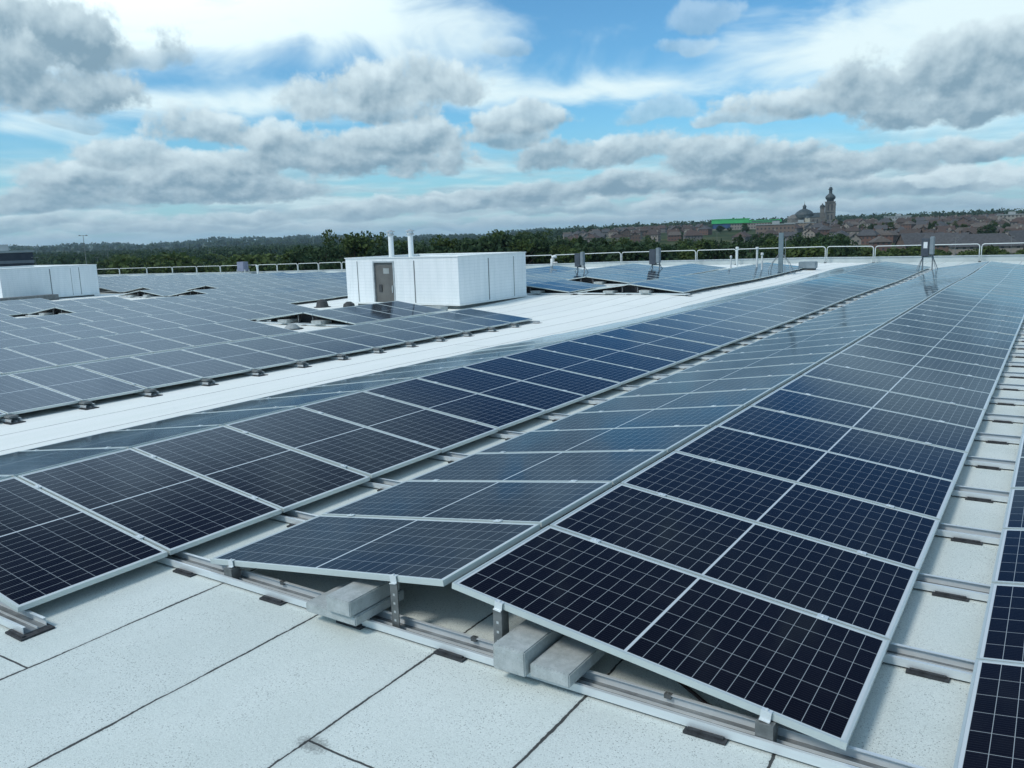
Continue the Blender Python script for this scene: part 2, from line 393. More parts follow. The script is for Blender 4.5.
x, y, z = xyz(t.outputs['Object'])
br = T.nodes.new('ShaderNodeTexBrick')
T.links.new(vec(x+y, z, 0.0), br.inputs['Vector'])
br.inputs['Scale'].default_value = 1; br.inputs['Brick Width'].default_value = .31; br.inputs['Row Height'].default_value = .115; br.inputs['Mortar Size'].default_value = .012
br.inputs['Mortar Smooth'].default_value = .2; br.offset = 0
st = noise(vec(x*2, y*2, z*.4), 2, 4, .6)
streaks = noise(vec(x*7, y*7, z*.35), 1.3, 5, .7).ss(.58, .78)*.38
T.links.new(mix(N(br.outputs['Fac'])*.17, mix(streaks, mix(st.ss(.3, .7), (.80, .84, .84), (.88, .91, .91)), (.52, .56, .55)), (.45, .52, .54)), b.inputs['Base Color'])
bump(T, b, N(br.outputs['Fac']), -.4, .01)
LOUV = m
DARK = mottled('dark_gap', (.03, .033, .035), (.06, .065, .068), 3, .7)
DOORM = mottled('grey_brown_door', (.105, .105, .098), (.15, .148, .138), 2.5, .45)
GALV = mottled('galvanised_steel', (.46, .49, .49), (.60, .63, .63), 5, .45, .5)
GREY = mottled('inverter_grey', (.19, .24, .265), (.26, .31, .335), 3, .5)
DGREY = mottled('dark_unit', (.05, .065, .085), (.085, .10, .12), 3, .45)
CURB = mottled('grey_kerb', (.26, .29, .29), (.36, .39, .39), 2.5, .85, detail=6)
SIGN = mottled('white_sign', (.75, .78, .78), (.8, .83, .83), 3, .5)

# ------------------------------------------------------------------ ground, roof, parapet
def ground_h(X, Y):
    dX, dY = X-CAM[0], Y-CAM[1]; d = np.hypot(dX, dY)
    u = np.degrees(np.arctan2(dX*cy+dY*sy, dY*cy-dX*sy))
    R = sstep(-4, 9, u)*sstep(75, 50, u)
    h = -11+R*11.5*sstep(280, 1000, d)
    ridge = 8+8*np.sin(u*.35+1)+6*np.sin(u*.9)+4*np.sin(u*2.3+2)+18*sstep(-2, -12, u)+14*sstep(14, 28, u)
    return h+sstep(2200, 5200, d)*ridge+sstep(1200, 2600, d)*4*np.sin(X*.004)*np.cos(Y*.005)
dd = np.concatenate([[.5], np.geomspace(20, 12000, 90)]); aa = np.radians(np.arange(0, 361, 1.5))
D, A_ = np.meshgrid(dd, aa, indexing='ij')
GX, GY = CAM[0]+D*np.sin(A_), CAM[1]+D*np.cos(A_)
m, T, b, t = shader('fields_and_soil', rough=.95, spec=.1)
n1 = noise(t.outputs['Object'], .012, 5, .6); n2 = noise(t.outputs['Object'], .11, 4, .6)
g = mix(n1.ss(.42, .6), (.030, .050, .020), (.075, .085, .035)); g = mix(n2.ss(.45, .7)*.5, g, (.022, .036, .016))
T.links.new(g, b.inputs['Base Color']); GROUND = m
struct(link('ground', grid_mesh('ground', GX, GY, ground_h(GX, GY), [GROUND])))

RX, RY = np.meshgrid(np.concatenate([np.arange(-100, -12, 2.0), np.arange(-12, 16.1, 1.0)]), np.concatenate([np.arange(-14, 50.6, 1.0), [50.6]]), indexing='ij')
struct(link('roof', grid_mesh('roof', RX, RY, zr(RX, RY), [ROOF])))
mb = MB()
mb.box(-100.3, 16.3, -14.3, -14.01, -11.2, -.2); mb.box(-100.3, 16.3, 50.92, 51.2, -11.2, -1.6)
mb.box(16.02, 16.3, -14, 50.9, -11.2, -.2); mb.box(-100.3, -100.02, -14, 50.9, -11.2, -1.6)
tag(mb.build('building_wall', mottled('pale_cladding', (.45, .47, .47), (.55, .57, .57), .4, .6)), 'outer walls of the warehouse beneath the white flat roof', 'wall')
mb = MB(); xs = np.arange(-100, 16.1, 2.0)
for a, c in zip(xs, xs[1:]):
    za, zb = float(zr(a, 50.6)), float(zr(c, 50.6)); ta, tb = za+.30, zb+.30
    mb.face([(a, 50.6, za-.4), (c, 50.6, zb-.4), (c, 50.6, tb), (a, 50.6, ta)])
    mb.face([(a, 50.9, za-1.6), (a, 50.9, ta), (c, 50.9, tb), (c, 50.9, zb-1.6)])
cap = MB()
for a, c in zip(xs, xs[1:]):
    za, zb = float(zr(a, 50.6))+.30, float(zr(c, 50.6))+.30
    P = [(a, 50.55, za+.004), (c-.012, 50.55, zb+.004), (c-.012, 50.95, zb+.004), (a, 50.95, za+.004)]
    Q = [(p[0], p[1], p[2]+.045) for p in P]
    cap.face(Q); cap.face(P[::-1]); cap.face([P[0], P[1], Q[1], Q[0]]); cap.face([P[2], P[3], Q[3], Q[2]]); cap.face([P[1], P[2], Q[2], Q[1]]); cap.face([P[3], P[0], Q[0], Q[3]])
r = thing('parapet_wall', 'low white parapet wall along the far edge of the roof', 'wall', (-40, 50.7, float(zr(-40, 50.6))))
def under(o, root):                       # parent without moving a mesh written in world coordinates
    o.parent = root; o.matrix_parent_inverse = root.matrix_basis.inverted(); return o
under(mb.build('wall', mottled('parapet_membrane', (.40, .45, .455), (.50, .55, .55), .8, .7)), r); under(cap.build('coping', GALV), r)

# ------------------------------------------------------------------ guardrail sections
RAILM = mottled('dull_white_rail', (.58, .62, .615), (.68, .715, .71), 3, .5)
def hoop(x0, x1, Y, h=1.0):
    z0, z1 = float(zr(x0, Y)), float(zr(x1, Y)); rr = .16
    pts = [(0, 0, 0)]
    w = x1-x0
    for k in range(0, 7):
        a = math.pi-k*math.pi/12; pts.append((rr+rr*math.cos(a), 0, h-rr+rr*math.sin(a)))
    for k in range(0, 7):
        a = math.pi/2-k*math.pi/12; pts.append((w-rr+rr*math.cos(a), 0, h-rr+rr*math.sin(a)+z1-z0))
    pts.append((w, 0, z1-z0))
    r = thing('guardrail_section', 'white tubular guardrail section standing at the far roof edge', 'railing', (x0, Y, z0), 'guardrail sections along the far roof edge')
    MB().tube(pts, .026, 8).build('rail_hoop', RAILM, r, smooth=True)
    mb = MB(); mb.box(-.12, .22, -.16, .16, .0, .05); mb.box(w-.22, w+.12, -.16, .16, z1-z0, z1-z0+.05)
    mb.build('base_plate', GALV, r)
    return r
hx = [15.5, 9.95, 4.42, -1.12, -6.65, -9.4, -14.98, -17.72, -23.25, -28.8, -34.3, -39.8]+[-44.0, -47.5, -50.5, -53.4, -56.1, -58.9, -61.6, -64.4, -67.2, -70.95, -75.0, -79.5, -84.6, -90.0, -95.5]
for a, c in zip(hx[1:], hx): hoop(a+.05, c-.05, 50.15)

# ------------------------------------------------------------------ solar panels
TILT = rad(7.636); CT, ST = math.cos(TILT), math.sin(TILT); G2 = .032; PITCHP = 1.06; H0 = .12; HR = H0+L*ST
def panel_mb(full=True):
    fr = MB(); e = .013
    fr.box(0, L, 0, e, -.035, 0); fr.box(0, L, PW-e, PW, -.035, 0); fr.box(0, e, e, PW-e, -.035, 0); fr.box(L-e, L, e, PW-e, -.035, 0)
    gl = MB(); q = [(e, e), (L-e, e), (L-e, PW-e), (e, PW-e)]
    gl.face([(a, c, -.0025) for a, c in q], 0, q); gl.face([(a, c, -.008) for a, c in q][::-1], 1, q[::-1])
    return fr, gl
FR, GL = panel_mb()
FRM = FR.mesh('frame', [FRAME]); GLM = GL.mesh('glass', [GLASS, BACK])
both = MB(); both.v = FR.v+GL.v; nv = len(FR.v); both.f = FR.f+[tuple(i+nv for i in f) for f in GL.f]; both.m = [0]*len(FR.f)+[k+1 for k in GL.m]
both.uv = {len(FR.f)+k: v for k, v in GL.uv.items()}
FULL = both.mesh('solar_panel', [FRAME, GLASS, BACK])
def clamp_mb(xc, yc):
    c = MB(); c.box(xc-.028, xc+.028, yc-.021, yc+.021, .001, .006); c.lathe([(.007, .006), (.007, .011), (.004, .012)], 8, (xc, yc, 0))
    c.box(xc-.028, xc+.028, yc-.007, yc+.007, -.034, .001); return c
CLM = [[clamp_mb(f*L, yy).mesh('mid_clamp', [ALU]) for f in (.165, .835)] for yy in (-.01, PW+.01)]
def panel_matrix(cx, side, j, off=0.0):
    off = -.045 if abs(cx+4.62) < .01 else .008 if cx > 4 else off
    y0, y1 = off+j*PITCHP, off+(j+1)*PITCHP; xl = cx+side*(G2+L*CT); ym = (y0+y1)/2; xr = cx+side*G2
    R0 = np.array([xr, y0, zr(cx, y0)+HR]); R1 = np.array([xr, y1, zr(cx, y1)+HR])
    L0 = np.array([xl, y0, zr(xl, y0)+H0]); L1 = np.array([xl, y1, zr(xl, y1)+H0])
    ex = (L0-R0+L1-R1); ex /= np.linalg.norm(ex); ey = (R1-R0+L1-L0)*side; ey /= np.linalg.norm(ey)
    ez = np.cross(ex, ey); ez /= np.linalg.norm(ez); ey = np.cross(ez, ex)
    a, c = RNG.normal(0, .0016), RNG.normal(0, .0022)           # each panel sits a hair out of true
    ex2 = ex+ez*a; ex2 /= np.linalg.norm(ex2); ey2 = ey+ez*c; ey2 -= ex2*(ey2@ex2); ey2 /= np.linalg.norm(ey2); ez2 = np.cross(ex2, ey2)
    o = (R0 if side > 0 else R1)+(R1-R0)*(.01 if side > 0 else -.01)
    return Matrix(((ex2[0], ey2[0], ez2[0], o[0]), (ex2[1], ey2[1], ez2[1], o[1]), (ex2[2], ey2[2], ez2[2], o[2]), (0, 0, 0, 1)))
ROWS = []   # (centre, side, [j...], phrase, count-from)
def row(cx, side, js, phrase, frm='near'): ROWS.append((cx, side, list(js), phrase, frm))
row(0, 1, range(0, 38), 'the wide central row that slopes right')
row(0, -1, range(0, 38), 'the left-sloping row beside the central ridge')
row(-4.62, 1, range(-1, 39), 'the right-sloping row left of the centre')
row(-4.62, -1, range(-1, 39), 'the thin row beside the white walkway', 'left')
row(4.62, -1, range(-1, 38), 'the row cut off by the right picture edge', 'bottom')
row(4.62, 1, range(-1, 38), 'the hidden slope at the right picture edge')
EC = [-11.45-4.62*k for k in range(16)]
EN = ['the first row beyond the white walkway', 'the second row beyond the white walkway', 'the third row beyond the white walkway', 'the fourth row beyond the white walkway', 'the fifth row beyond the white walkway', 'the sixth row beyond the white walkway', 'the seventh row beyond the white walkway']
EJ = {0: list(range(-1, 15)), 1: list(range(-1, 11))+list(range(13, 17)), 2: list(range(-1, 16)), 3: list(range(0, 42)), 4: list(range(0, 11))+list(range(13, 42)),
      5: list(range(0, 18))+list(range(22, 42)), 6: list(range(0, 17))+list(range(22, 24))+list(range(26, 43)), 7: list(range(4, 16))+list(range(25, 43)), 8: list(range(6, 16))+list(range(25, 43))}
for k in range(9, 16): EJ[k] = list(range(24, 43))
for k in range(16):
    row(EC[k], 1, EJ[k], EN[k] if k < 7 else 'a far row near the left roof edge', 'left'); row(EC[k], -1, EJ[k], 'back')
RC = [-10.45, -15.07, -19.69]
RJ = [list(range(23, 39)), list(range(23, 26))+list(range(28, 40)), list(range(25, 42))]
RN = ['the far row right of the white plant screen', 'the far row behind the plant screen corner', 'the far row behind the plant screen']
for k in range(3):
    row(RC[k], 1, RJ[k], RN[k]); row(RC[k], -1, RJ[k], 'back')
cand = []
for ri, (cx, side, js, ph, frm) in enumerate(ROWS):
    for n, j in enumerate(js):
        M = panel_matrix(cx, side, j); Mn = np.array(M)
        c4 = [Mn[:3, :3] @ np.array(q)+Mn[:3, 3] for q in ((0, 0, 0), (L, 0, 0), (L, PW, 0), (0, PW, 0))]
        view = CAM-Mn[:3, 3]; area = 0
        if view @ Mn[:3, 2] > 0.02:
            pts = []
            for q in c4:
                d = q-CAM; w = d @ fw
                if w < .05: pts = None; break
                pts.append((512+FPX*(d @ rt)/w, 384-FPX*(d @ up)/w))
            if pts:
                if max(p[0] for p in pts) > 0 and min(p[0] for p in pts) < 1024 and max(p[1] for p in pts) > 0 and min(p[1] for p in pts) < 768:
                    pts = [(min(1024, max(0, p[0])), min(768, max(0, p[1]))) for p in pts]
                    area = abs(sum(pts[i][0]*pts[(i+1) % 4][1]-pts[(i+1) % 4][0]*pts[i][1] for i in range(4)))/2
        if ph == 'back' or 'hidden' in ph: area = 0
        cand.append((area, ri, n, j, M))
cand.sort(key=lambda c: -c[0])
rest_v, rest_f, rest_m, rest_uv = [], [], [], []
FIRST = {}
for area, ri, n, j, M in cand:
    if area > 1: FIRST[ri] = min(n, FIRST.get(ri, n))
fv = np.array(FULL and both.v)
for rank, (area, ri, n, j, M) in enumerate(cand):
    cx, side, js, ph, frm = ROWS[ri]
    if rank < 296 and area > 0:
        k0 = FIRST[ri]
        lab = '%s panel from %s %s' % (ordinal(n-k0+1), {'near': 'the near end of', 'bottom': 'the bottom edge in', 'left': 'the left picture edge in'}[frm], ph)
        if rank < 150:
            o = thing('solar_panel', lab, 'solar panel', group='solar panels mounted on the white roof'); o.matrix_world = M
            link('frame', FRM, o); link('glass', GLM, o)
            if rank < 90 and j != js[0]:
                for c in CLM[0 if side > 0 else 1]: link('mid_clamp', c, o)
        else:
            o = tag(link('solar_panel', FULL), lab, 'solar panel', 'solar panels mounted on the white roof'); o.matrix_world = M
    else:
        Mn = np.array(M); i = len(rest_v)*len(fv)
        rest_v.append(fv @ Mn[:3, :3].T+Mn[:3, 3])
        rest_f += [tuple(k+i for k in f) for f in both.f]; rest_m += both.m
if rest_v:
    me = bpy.data.meshes.new('distant_solar_panels'); me.from_pydata(np.concatenate(rest_v).tolist(), [], rest_f)
    for mm in (FRAME, GLASS, BACK): me.materials.append(mm)
    me.polygons.foreach_set('material_index', rest_m); l = me.uv_layers.new(name='UVMap').data
    nf = len(both.f); uvflat = np.zeros((len(l), 2), np.float32)
    quads = {k: np.array(v, np.float32) for k, v in both.uv.items()}
    for p in range(len(rest_f)//nf):
        for k, v in quads.items(): uvflat[(p*nf+k)*4:(p*nf+k)*4+4] = v
    l.foreach_set('uv', uvflat.ravel()); me.update()
    stuff(tag(link('distant_solar_panels', me), 'far solar panels merging into blue-grey fields across the roof', 'solar panels'))

# ------------------------------------------------------------------ mounting rails, pads, uprights
FLOOR_ = mottled('dark_channel_floor', (.13, .14, .145), (.27, .29, .295), 6, .55, .4)  # darker tone for the channel floor between the flanges
def channel_mb(x0, x1):
    c = MB()
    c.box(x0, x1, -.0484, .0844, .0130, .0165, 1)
    c.box(x0, x1, -.052, -.0485, .013, .0165); c.box(x0, x1, .0845, .088, .013, .0165)
    c.box(x0, x1, -.052, -.0485, .0165, .056); c.box(x0, x1, .0845, .088, .0165, .066)
    c.box(x0, x1, -.0485, -.034, .0525, .056); c.box(x0, x1, .068, .0845, .0625, .066)
    c.box(x0, x1, .030, .033, .0165, .030)
    return c
POST = mottled('dull_steel', (.13, .14, .14), (.24, .25, .25), 9, .5, .6)
PADM = MB().box(-.10, .10, -.078, .10, 0, .0125).mesh('foot_pad', [RUBBER])
pad0 = MB(); pad0.box(-.10, .10, -.09, .11, .0, .0125); pad0.box(-.085, .085, -.075, -.056, .0125, .022)
PADM = pad0.mesh('foot_pad', [RUBBER])
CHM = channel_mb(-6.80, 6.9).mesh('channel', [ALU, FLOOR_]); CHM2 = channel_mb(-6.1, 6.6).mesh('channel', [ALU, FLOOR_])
PADX = [-6.45, -5.4, -4.6, -3.6, -2.29, -1.38, -.70, .06, 1.53, 2.29, 3.3, 4.6, 5.8]
def upright_mb(h, s):
    u = MB(); w = .055
    u.box(0, w*s if s > 0 else 0, -.02, -.0165, .0, h) if s > 0 else u.box(-w, 0, -.02, -.0165, .0, h)
    u.box(-.0017, .0017, -.0165, .045, .0, h)
    for k in range(4):
        zz = h*(.2+.18*k); u.box((.02 if s > 0 else -.034), (.034 if s > 0 else -.02), -.0207, -.0199, zz, zz+.014, 1)
    return u
def end_clamp_mb():
    c = MB(); c.box(-.024, .024, -.010, .016, .0, .004); c.box(-.024, .024, -.010, -.006, -.042, .0); c.box(-.024, .024, -.022, -.010, -.042, -.038)
    c.lathe([(.007, .005), (.007, .011), (.004, .012)], 8, (0, .002, 0)); return c
DARKH = DARK
for j in range(-1, 39):
    z = float(zr(0, j*PITCHP))
    if j < 0: lab = 'short aluminium rail ending at the lower left panel corner'
    elif j == 0: lab = 'long front aluminium rail lying across the white roof'
    else: lab = 'aluminium rail crossing the gaps under the %s seam of the central row' % ordinal(j)
    r = thing('mounting_rail', lab, 'rail', (0, j*PITCHP-(.05 if j < 0 else 0), z), 'aluminium mounting rails under the panels')
    if j < 0:
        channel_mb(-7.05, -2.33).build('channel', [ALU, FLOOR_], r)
        px_ = [-6.45, -5.4, -4.6, -3.6, -2.39]
    else:
        link('channel', CHM if j < 7 else CHM2, r); px_ = PADX if j < 12 else [-2.29, 2.29]
    for x in px_:
        p = link('foot_pad', PADM, r); p.location = (x+RNG.normal(0, .015), RNG.normal(0, .006), 0); p.rotation_euler = (0, 0, RNG.normal(0, .03))
    if j == 0:
        for xx in (-1.45, .12, 1.28, 2.6):
            q = MB(); q.box(xx-.018, xx+.018, .0655, .0925, .046, .0685); q.lathe([(.006, .0685), (.006, .074)], 6, (xx, .079, 0)); q.build('rail_clip', POST, r)
        q = MB(); q.box(.09, .34, -.0555, -.0522, .018, .052); q.build('splice_plate', ALU, r)
        for xx, s in ((-.415, 1), (.37, -1)):
            h = HR-(abs(xx)-G2)*ST/CT-.037-.0165
            u = upright_mb(h, s).build('upright', [POST, GALV], r); u.location = (xx, .012, .0165)
            c = end_clamp_mb().build('end_clamp', ALU, r); c.location = (xx+.02*s, .006, h+.0165+.04); c.rotation_euler = (0, TILT*(1 if xx > 0 else -1), 0)
        for xx, s in ((-1.875, -1), (1.775, 1)):
            h = HR-(abs(xx)-G2)*ST/CT
            c = end_clamp_mb().build('end_clamp', ALU, r); c.location = (xx, .006, h+.002); c.rotation_euler = (0, TILT*s, 0)
            q = MB(); q.box(-.04, .04, -.026, -.022, .0, h-.062); q.box(-.04, .04, -.022, .05, h-.066, h-.062); q.box(-.04, -.037, -.022, .05, 0, h-.066); q.box(.037, .04, -.022, .05, 0, h-.066)
            q = q.build('low_bracket', POST, r); q.location = (xx, -.005, .0185)
def e_rail(cx, Y, lab, x0=-2.35, x1=2.3, grp='rail ends under the rows beyond the walkway'):
    za, zb = float(zr(cx+x0, Y)), float(zr(cx+x1, Y)); zm = float(zr(cx, Y))
    r = thing('mounting_rail', lab, 'rail', (cx, Y, zm), grp); r.rotation_euler = (0, -math.atan2(zb-za, x1-x0), 0)
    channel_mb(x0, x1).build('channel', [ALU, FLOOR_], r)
    for x in (x0+.1, 0, x1-.03):
        p = link('foot_pad', PADM, r); p.location = (x, 0, 0)
    return r
def block(name, x0, x1, y0, y1, z0, z1, lab, grp='concrete ballast blocks', bev=.006, mat=None):
    cx, cyy = (x0+x1)/2, (y0+y1)/2
    o = MB().box(x0-cx, x1-cx, y0-cyy, y1-cyy, 0, z1-z0).build(name, mat or CONC, bevel=bev); o.location = (cx, cyy, z0)
    return tag(o, lab, 'concrete block', grp)
for j in range(-1, 16):
    e_rail(EC[0], j*PITCHP, 'rail end on a rubber pad below the %s seam of the row beyond the walkway' % (ordinal(j+2)))
CURBD = mottled('dark_paver', (.12, .13, .13), (.20, .215, .215), 6, .85)
for j in range(1, 15):
    x0 = EC[0]+2.20; zz = float(zr(x0, j*PITCHP))+.069
    o = MB().box(-.10, .10, -.055, .075, 0, .03).build('ballast_paver', CURBD, bevel=.005); o.location = (x0-.03, j*PITCHP, zz)
    tag(o, 'small concrete weight on the %s rail end beside the white walkway' % ordinal(j+2), 'concrete block', 'small weights on the rail ends')

block('concrete_block', -.97, -.555, -.165, .27, .067, .127, 'flat concrete slab under a block below the left half of the central ridge')
block('concrete_block', -.765, -.57, -.19, .25, .129, .225, 'grey concrete block stacked on a slab left of the central ridge')
block('concrete_block', .405, .60, -.15, .30, .067, .205, 'taller concrete block beside the right upright under the central ridge')
block('concrete_block', .615, .845, -.125, .27, .067, .14, 'lower concrete block right of the taller one under the central ridge')

# ends of tables where the rows stop and start again: rail, uprights, ballast
def table_end(cx, j, phrase, both=True):
    Y = j*PITCHP+.08
    e_rail(cx, Y, 'rail under the open end of '+phrase, grp='rails under the open table ends')
    for k, (xa, xb, h) in enumerate(((-1.0, -.6, .09), (.45, .85, .10))):
        zz = float(zr(cx+(xa+xb)/2, Y))+.068
        block('concrete_block', cx+xa, cx+xb, Y-.2, Y+.25, zz, zz+h, ['left', 'right'][k] +' weight at the open end of '+phrase)
    r = thing('ridge_bracket', 'posts and added shade sheet inside '+phrase, 'bracket', (cx, Y, float(zr(cx, Y))+.068), 'ridge brackets at the open table ends')
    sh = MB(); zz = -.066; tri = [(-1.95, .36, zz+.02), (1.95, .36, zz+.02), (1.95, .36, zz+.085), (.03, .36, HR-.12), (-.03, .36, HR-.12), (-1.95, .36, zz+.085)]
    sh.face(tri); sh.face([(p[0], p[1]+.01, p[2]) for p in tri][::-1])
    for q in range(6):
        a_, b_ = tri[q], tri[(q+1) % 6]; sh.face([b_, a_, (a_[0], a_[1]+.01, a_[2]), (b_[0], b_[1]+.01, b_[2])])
    sh.build('shade_sheet', RUBBER, r)  # added dark sheet, stands in for the shade under the panels
    for s in (-1, 1): upright_mb(HR-.12-.045, s).build('upright', [DARK, ALU], r).location = (.28*s, .03, 0)
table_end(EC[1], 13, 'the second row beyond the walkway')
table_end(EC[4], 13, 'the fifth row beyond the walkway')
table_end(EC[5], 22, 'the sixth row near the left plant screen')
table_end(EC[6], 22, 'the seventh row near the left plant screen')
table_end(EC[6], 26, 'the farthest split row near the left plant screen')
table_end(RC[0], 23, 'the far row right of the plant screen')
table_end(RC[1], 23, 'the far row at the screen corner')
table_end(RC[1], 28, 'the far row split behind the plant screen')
for j in range(24, 39, 1):
    e_rail(RC[0], j*PITCHP, 'rail end under the far row right of the plant screen', x0=1.2, x1=2.35, grp='rail ends of the far right row')

# a loose cable on the roof under the front panel
pts = [(1.02, .55, .012), (1.10, .42, .012), (1.2, .33, .013), (1.32, .25, .012), (1.44, .17, .012), (1.52, .13, .02)]
tag(MB().tube(pts, .009, 8).build('cable', mottled('dark_red_cable', (.05, .015, .014), (.02, .012, .012), 8, .5), smooth=True), 'dark cable lying on the roof under the front central panel', 'cable')
pts = [(-1.3, .5, .012), (-1.0, .62, .012), (-.6, .56, .012), (-.2, .66, .012), (.25, .6, .013), (.5, .7, .012)]

# ------------------------------------------------------------------ plant screens with louvred white walls
JOINTM = mottled('joint_shadow_gap', (.14, .16, .165), (.20, .22, .225), 3, .7)
def screen(name, lab, x0, x1, y0, y1, zb, zt, kerb_z, door=None, frontj=(), sidej=()):
    r = thing(name, lab, 'plant screen', (x0, y0, zb))
    X, Y, H = x1-x0, y1-y0, zt-zb; th = .09
    def wall(xa, xb, ya, yb, za=0, zc=H): return MB().box(xa, xb, ya, yb, za, zc).build('wall', LOUV, r)
    if door:
        wall(0, door[0]-x0, 0, th); wall(door[1]-x0, X, 0, th); wall(door[0]-x0, door[1]-x0, 0, th, H-.10, H)
        d = MB().box(door[0]-x0+.06, door[1]-x0-.06, .05, .085, .05, H-.16).build('door', DOORM, r)
        f = MB(); f.box(door[0]-x0, door[0]-x0+.055, -.02, .10, 0, H-.10); f.box(door[1]-x0-.055, door[1]-x0, -.02, .10, 0, H-.10); f.box(door[0]-x0+.055, door[1]-x0-.055, -.02, .10, H-.155, H-.10); f.box(door[0]-x0+.055, door[1]-x0-.055, -.02, .1, 0, .045)
        f.build('door_frame', GALV, r)
        w = door[1]-door[0]; xo = door[0]-x0
        MB().box(xo+w*.45, xo+w*.72, .042, .05, H*.66, H*.78).build('notice', CURB, d)
        MB().box(xo+w*.22, xo+w*.36, .02, .05, H*.26, H*.42).build('lock_box', DARK, d)
        MB().box(xo+w*.84, xo+w*.88, .0, .05, H*.24, H*.40).build('handle', GALV, d)
    else: wall(0, X, 0, th)
    wall(X-th, X, th, Y-th); wall(0, X, Y-th, Y); wall(0, th, th, Y-th)
    MB().box(th, X-th, th, Y-th, H-.14, H-.06).build('deck', WHITEP, r)
    c = MB(); o = .025
    c.box(-o, X+o, -o, th+o, H, H+.035); c.box(-o, X+o, Y-th-o, Y+o, H, H+.035); c.box(-o, th+o, th+o, Y-th-o, H, H+.035); c.box(X-th-o, X+o, th+o, Y-th-o, H, H+.035)
    c.build('coping', WHITEP, r)
    for xx, w in frontj: MB().box(xx-x0-w/2, xx-x0+w/2, -.004, .0, .03, H-.10).build('joint', JOINTM, r)
    for yy, w in sidej: MB().box(X, X+.004, yy-y0-w/2, yy-y0+w/2, .03, H-.10).build('joint', JOINTM, r)
    t = MB()
    t.box(.0, X+.03, -.03, -.003, -.02, .05); t.box(X+.003, X+.03, .0, Y, -.02, .05); t.build('base_trim', WHITEP, r)
    k = MB(); k.box(.3, X-.25, .22, Y-.2, kerb_z-zb-.02, -.021); k.build('kerb', CURB, r)
    return r
screen('plant_screen', 'white louvred plant screen with a grey door at the centre', -19.72, -14.45, 19.4, 23.7, -.02, 1.62, -.27, door=(-18.36, -17.33),
       frontj=((-19.13, .035), (-16.40, .05)), sidej=((21.2, .05), (22.85, .035)))
for k in range(5):
    x0 = -17.2+k*.52; z0 = float(zr(x0, 19))
    block('kerb_block', x0, x0+.50, 18.55, 18.95, z0+.005, z0+.15, '%s grey kerb block in the row before the central plant screen' % ORD[k+1].capitalize().lower(), 'kerb blocks before the central plant screen', .01)
screen('plant_screen', 'white louvred plant screen at the left edge of the photograph', -52.5, -45.4, 19.2, 24.7, -.36, 1.36, -.62, sidej=((21.9, .05), (23.6, .035), (23.1, .02)))
block('kerb_block', -44.9, -44.2, 15.5, 21.6, -.50, -.14, 'long dark grey kerb beside the left plant screen', 'kerb blocks', .006, CURBD)
for x, lab in ((-19.27, 'left white flue pipe rising behind the central plant screen'), (-18.27, 'right white flue pipe rising behind the central plant screen')):
    r = thing('flue_pipe', lab, 'flue', (x, 21.5, 1.46))
    MB().lathe([(.14, 0), (.14, .03), (.105, .05), (.10, .95)], 16).build('stack', WHITEP, r, smooth=False)
    c = MB(); c.lathe([(.10, .95), (.14, .98), (.14, 1.03), (.12, 1.05)], 16); c.lathe([(.17, 1.10), (.17, 1.13), (.04, 1.18)], 16)
    for a in range(4): c.box(.12*math.cos(a*math.pi/2)-.008, .12*math.cos(a*math.pi/2)+.008, .12*math.sin(a*math.pi/2)-.008, .12*math.sin(a*math.pi/2)+.008, 1.04, 1.11)
    c.build('cap', GALV, r)

# ------------------------------------------------------------------ inverters, pipes and other rooftop equipment
MASTG = mottled('weathered_steel', (.22, .25, .26), (.32, .35, .36), 3, .5, .3)
def inverter(x, y, lab, h0=.62, w=.56, hh=.72, rz=0.0, two=True, sign=False):
    z = float(zr(x, y)); r = thing('inverter_stand', lab, 'inverter', (x, y, z), None, rz)
    f = MB()
    for s in (-1, 1):
        f.tube([(s*.2, 0, .03), (s*.2, 0, h0+hh*.9)], .032, 6)
        for t in (-1, 1): f.tube([(s*.2, 0, h0), (s*.42, t*.4, .03)], .016, 6)
        f.box(s*.36-.06, s*.36+.06, -.5, .5, 0, .03)
    f.box(-.25, .25, -.018, .018, h0-.05, h0); f.box(-.25, .25, -.018, .018, h0+hh*.6, h0+hh*.65)
    f.build('frame', MASTG, r)
    b = MB().box(-w/2, w*.10, -.22, -.03, h0, h0+hh).build('cabinet', DGREY, r, bevel=.015)
    c = MB().box(w*.14, w/2, -.26, -.03, h0+.06, h0+hh+.08).build('combiner_box', GREY, r, bevel=.03)
    q = MB()
    for k in range(6): q.box(-w/2+.03+k*.05, -w/2+.045+k*.05, .02, .10, h0+.05, h0+hh-.05)
    q.build('heat_sink', GREY, r)
    if sign: MB().box(-w*.32, -w*.02, -.226, -.2205, h0+hh*.45, h0+hh*.8).build('notice', SIGN, b)
    return r
inverter(-19.19, 36.8, 'grey inverter on a splayed stand just right of the plant screen')
inverter(-15.14, 37.6, 'grey inverter on a splayed stand between two far guardrail posts', w=.6, hh=.78)
inverter(-2.40, 38.9, 'dark inverter with white label standing in the central panel gap', w=.54, hh=.80, h0=.72, sign=True)
r = thing('inverter_stand', 'boxy grey-blue unit on legs by the far left guardrail', 'inverter', (-63.1, 49.6, float(zr(-63.1, 49.6))))
MB().box(-.48, .48, -.3, .3, .45, 1.35).build('cabinet', mottled('blue_grey_unit', (.16, .18, .26), (.22, .24, .32), 2, .5), r, bevel=.03)
f = MB()
for s in (-1, 1):
    f.box(s*.55-.04, s*.55+.04, -.28, -.2, 0, .62); f.box(s*.55-.04, s*.55+.04, .2, .28, 0, .62)
f.box(-.51, .51, -.27, -.21, .2, .26)
f.build('frame', GALV, r)
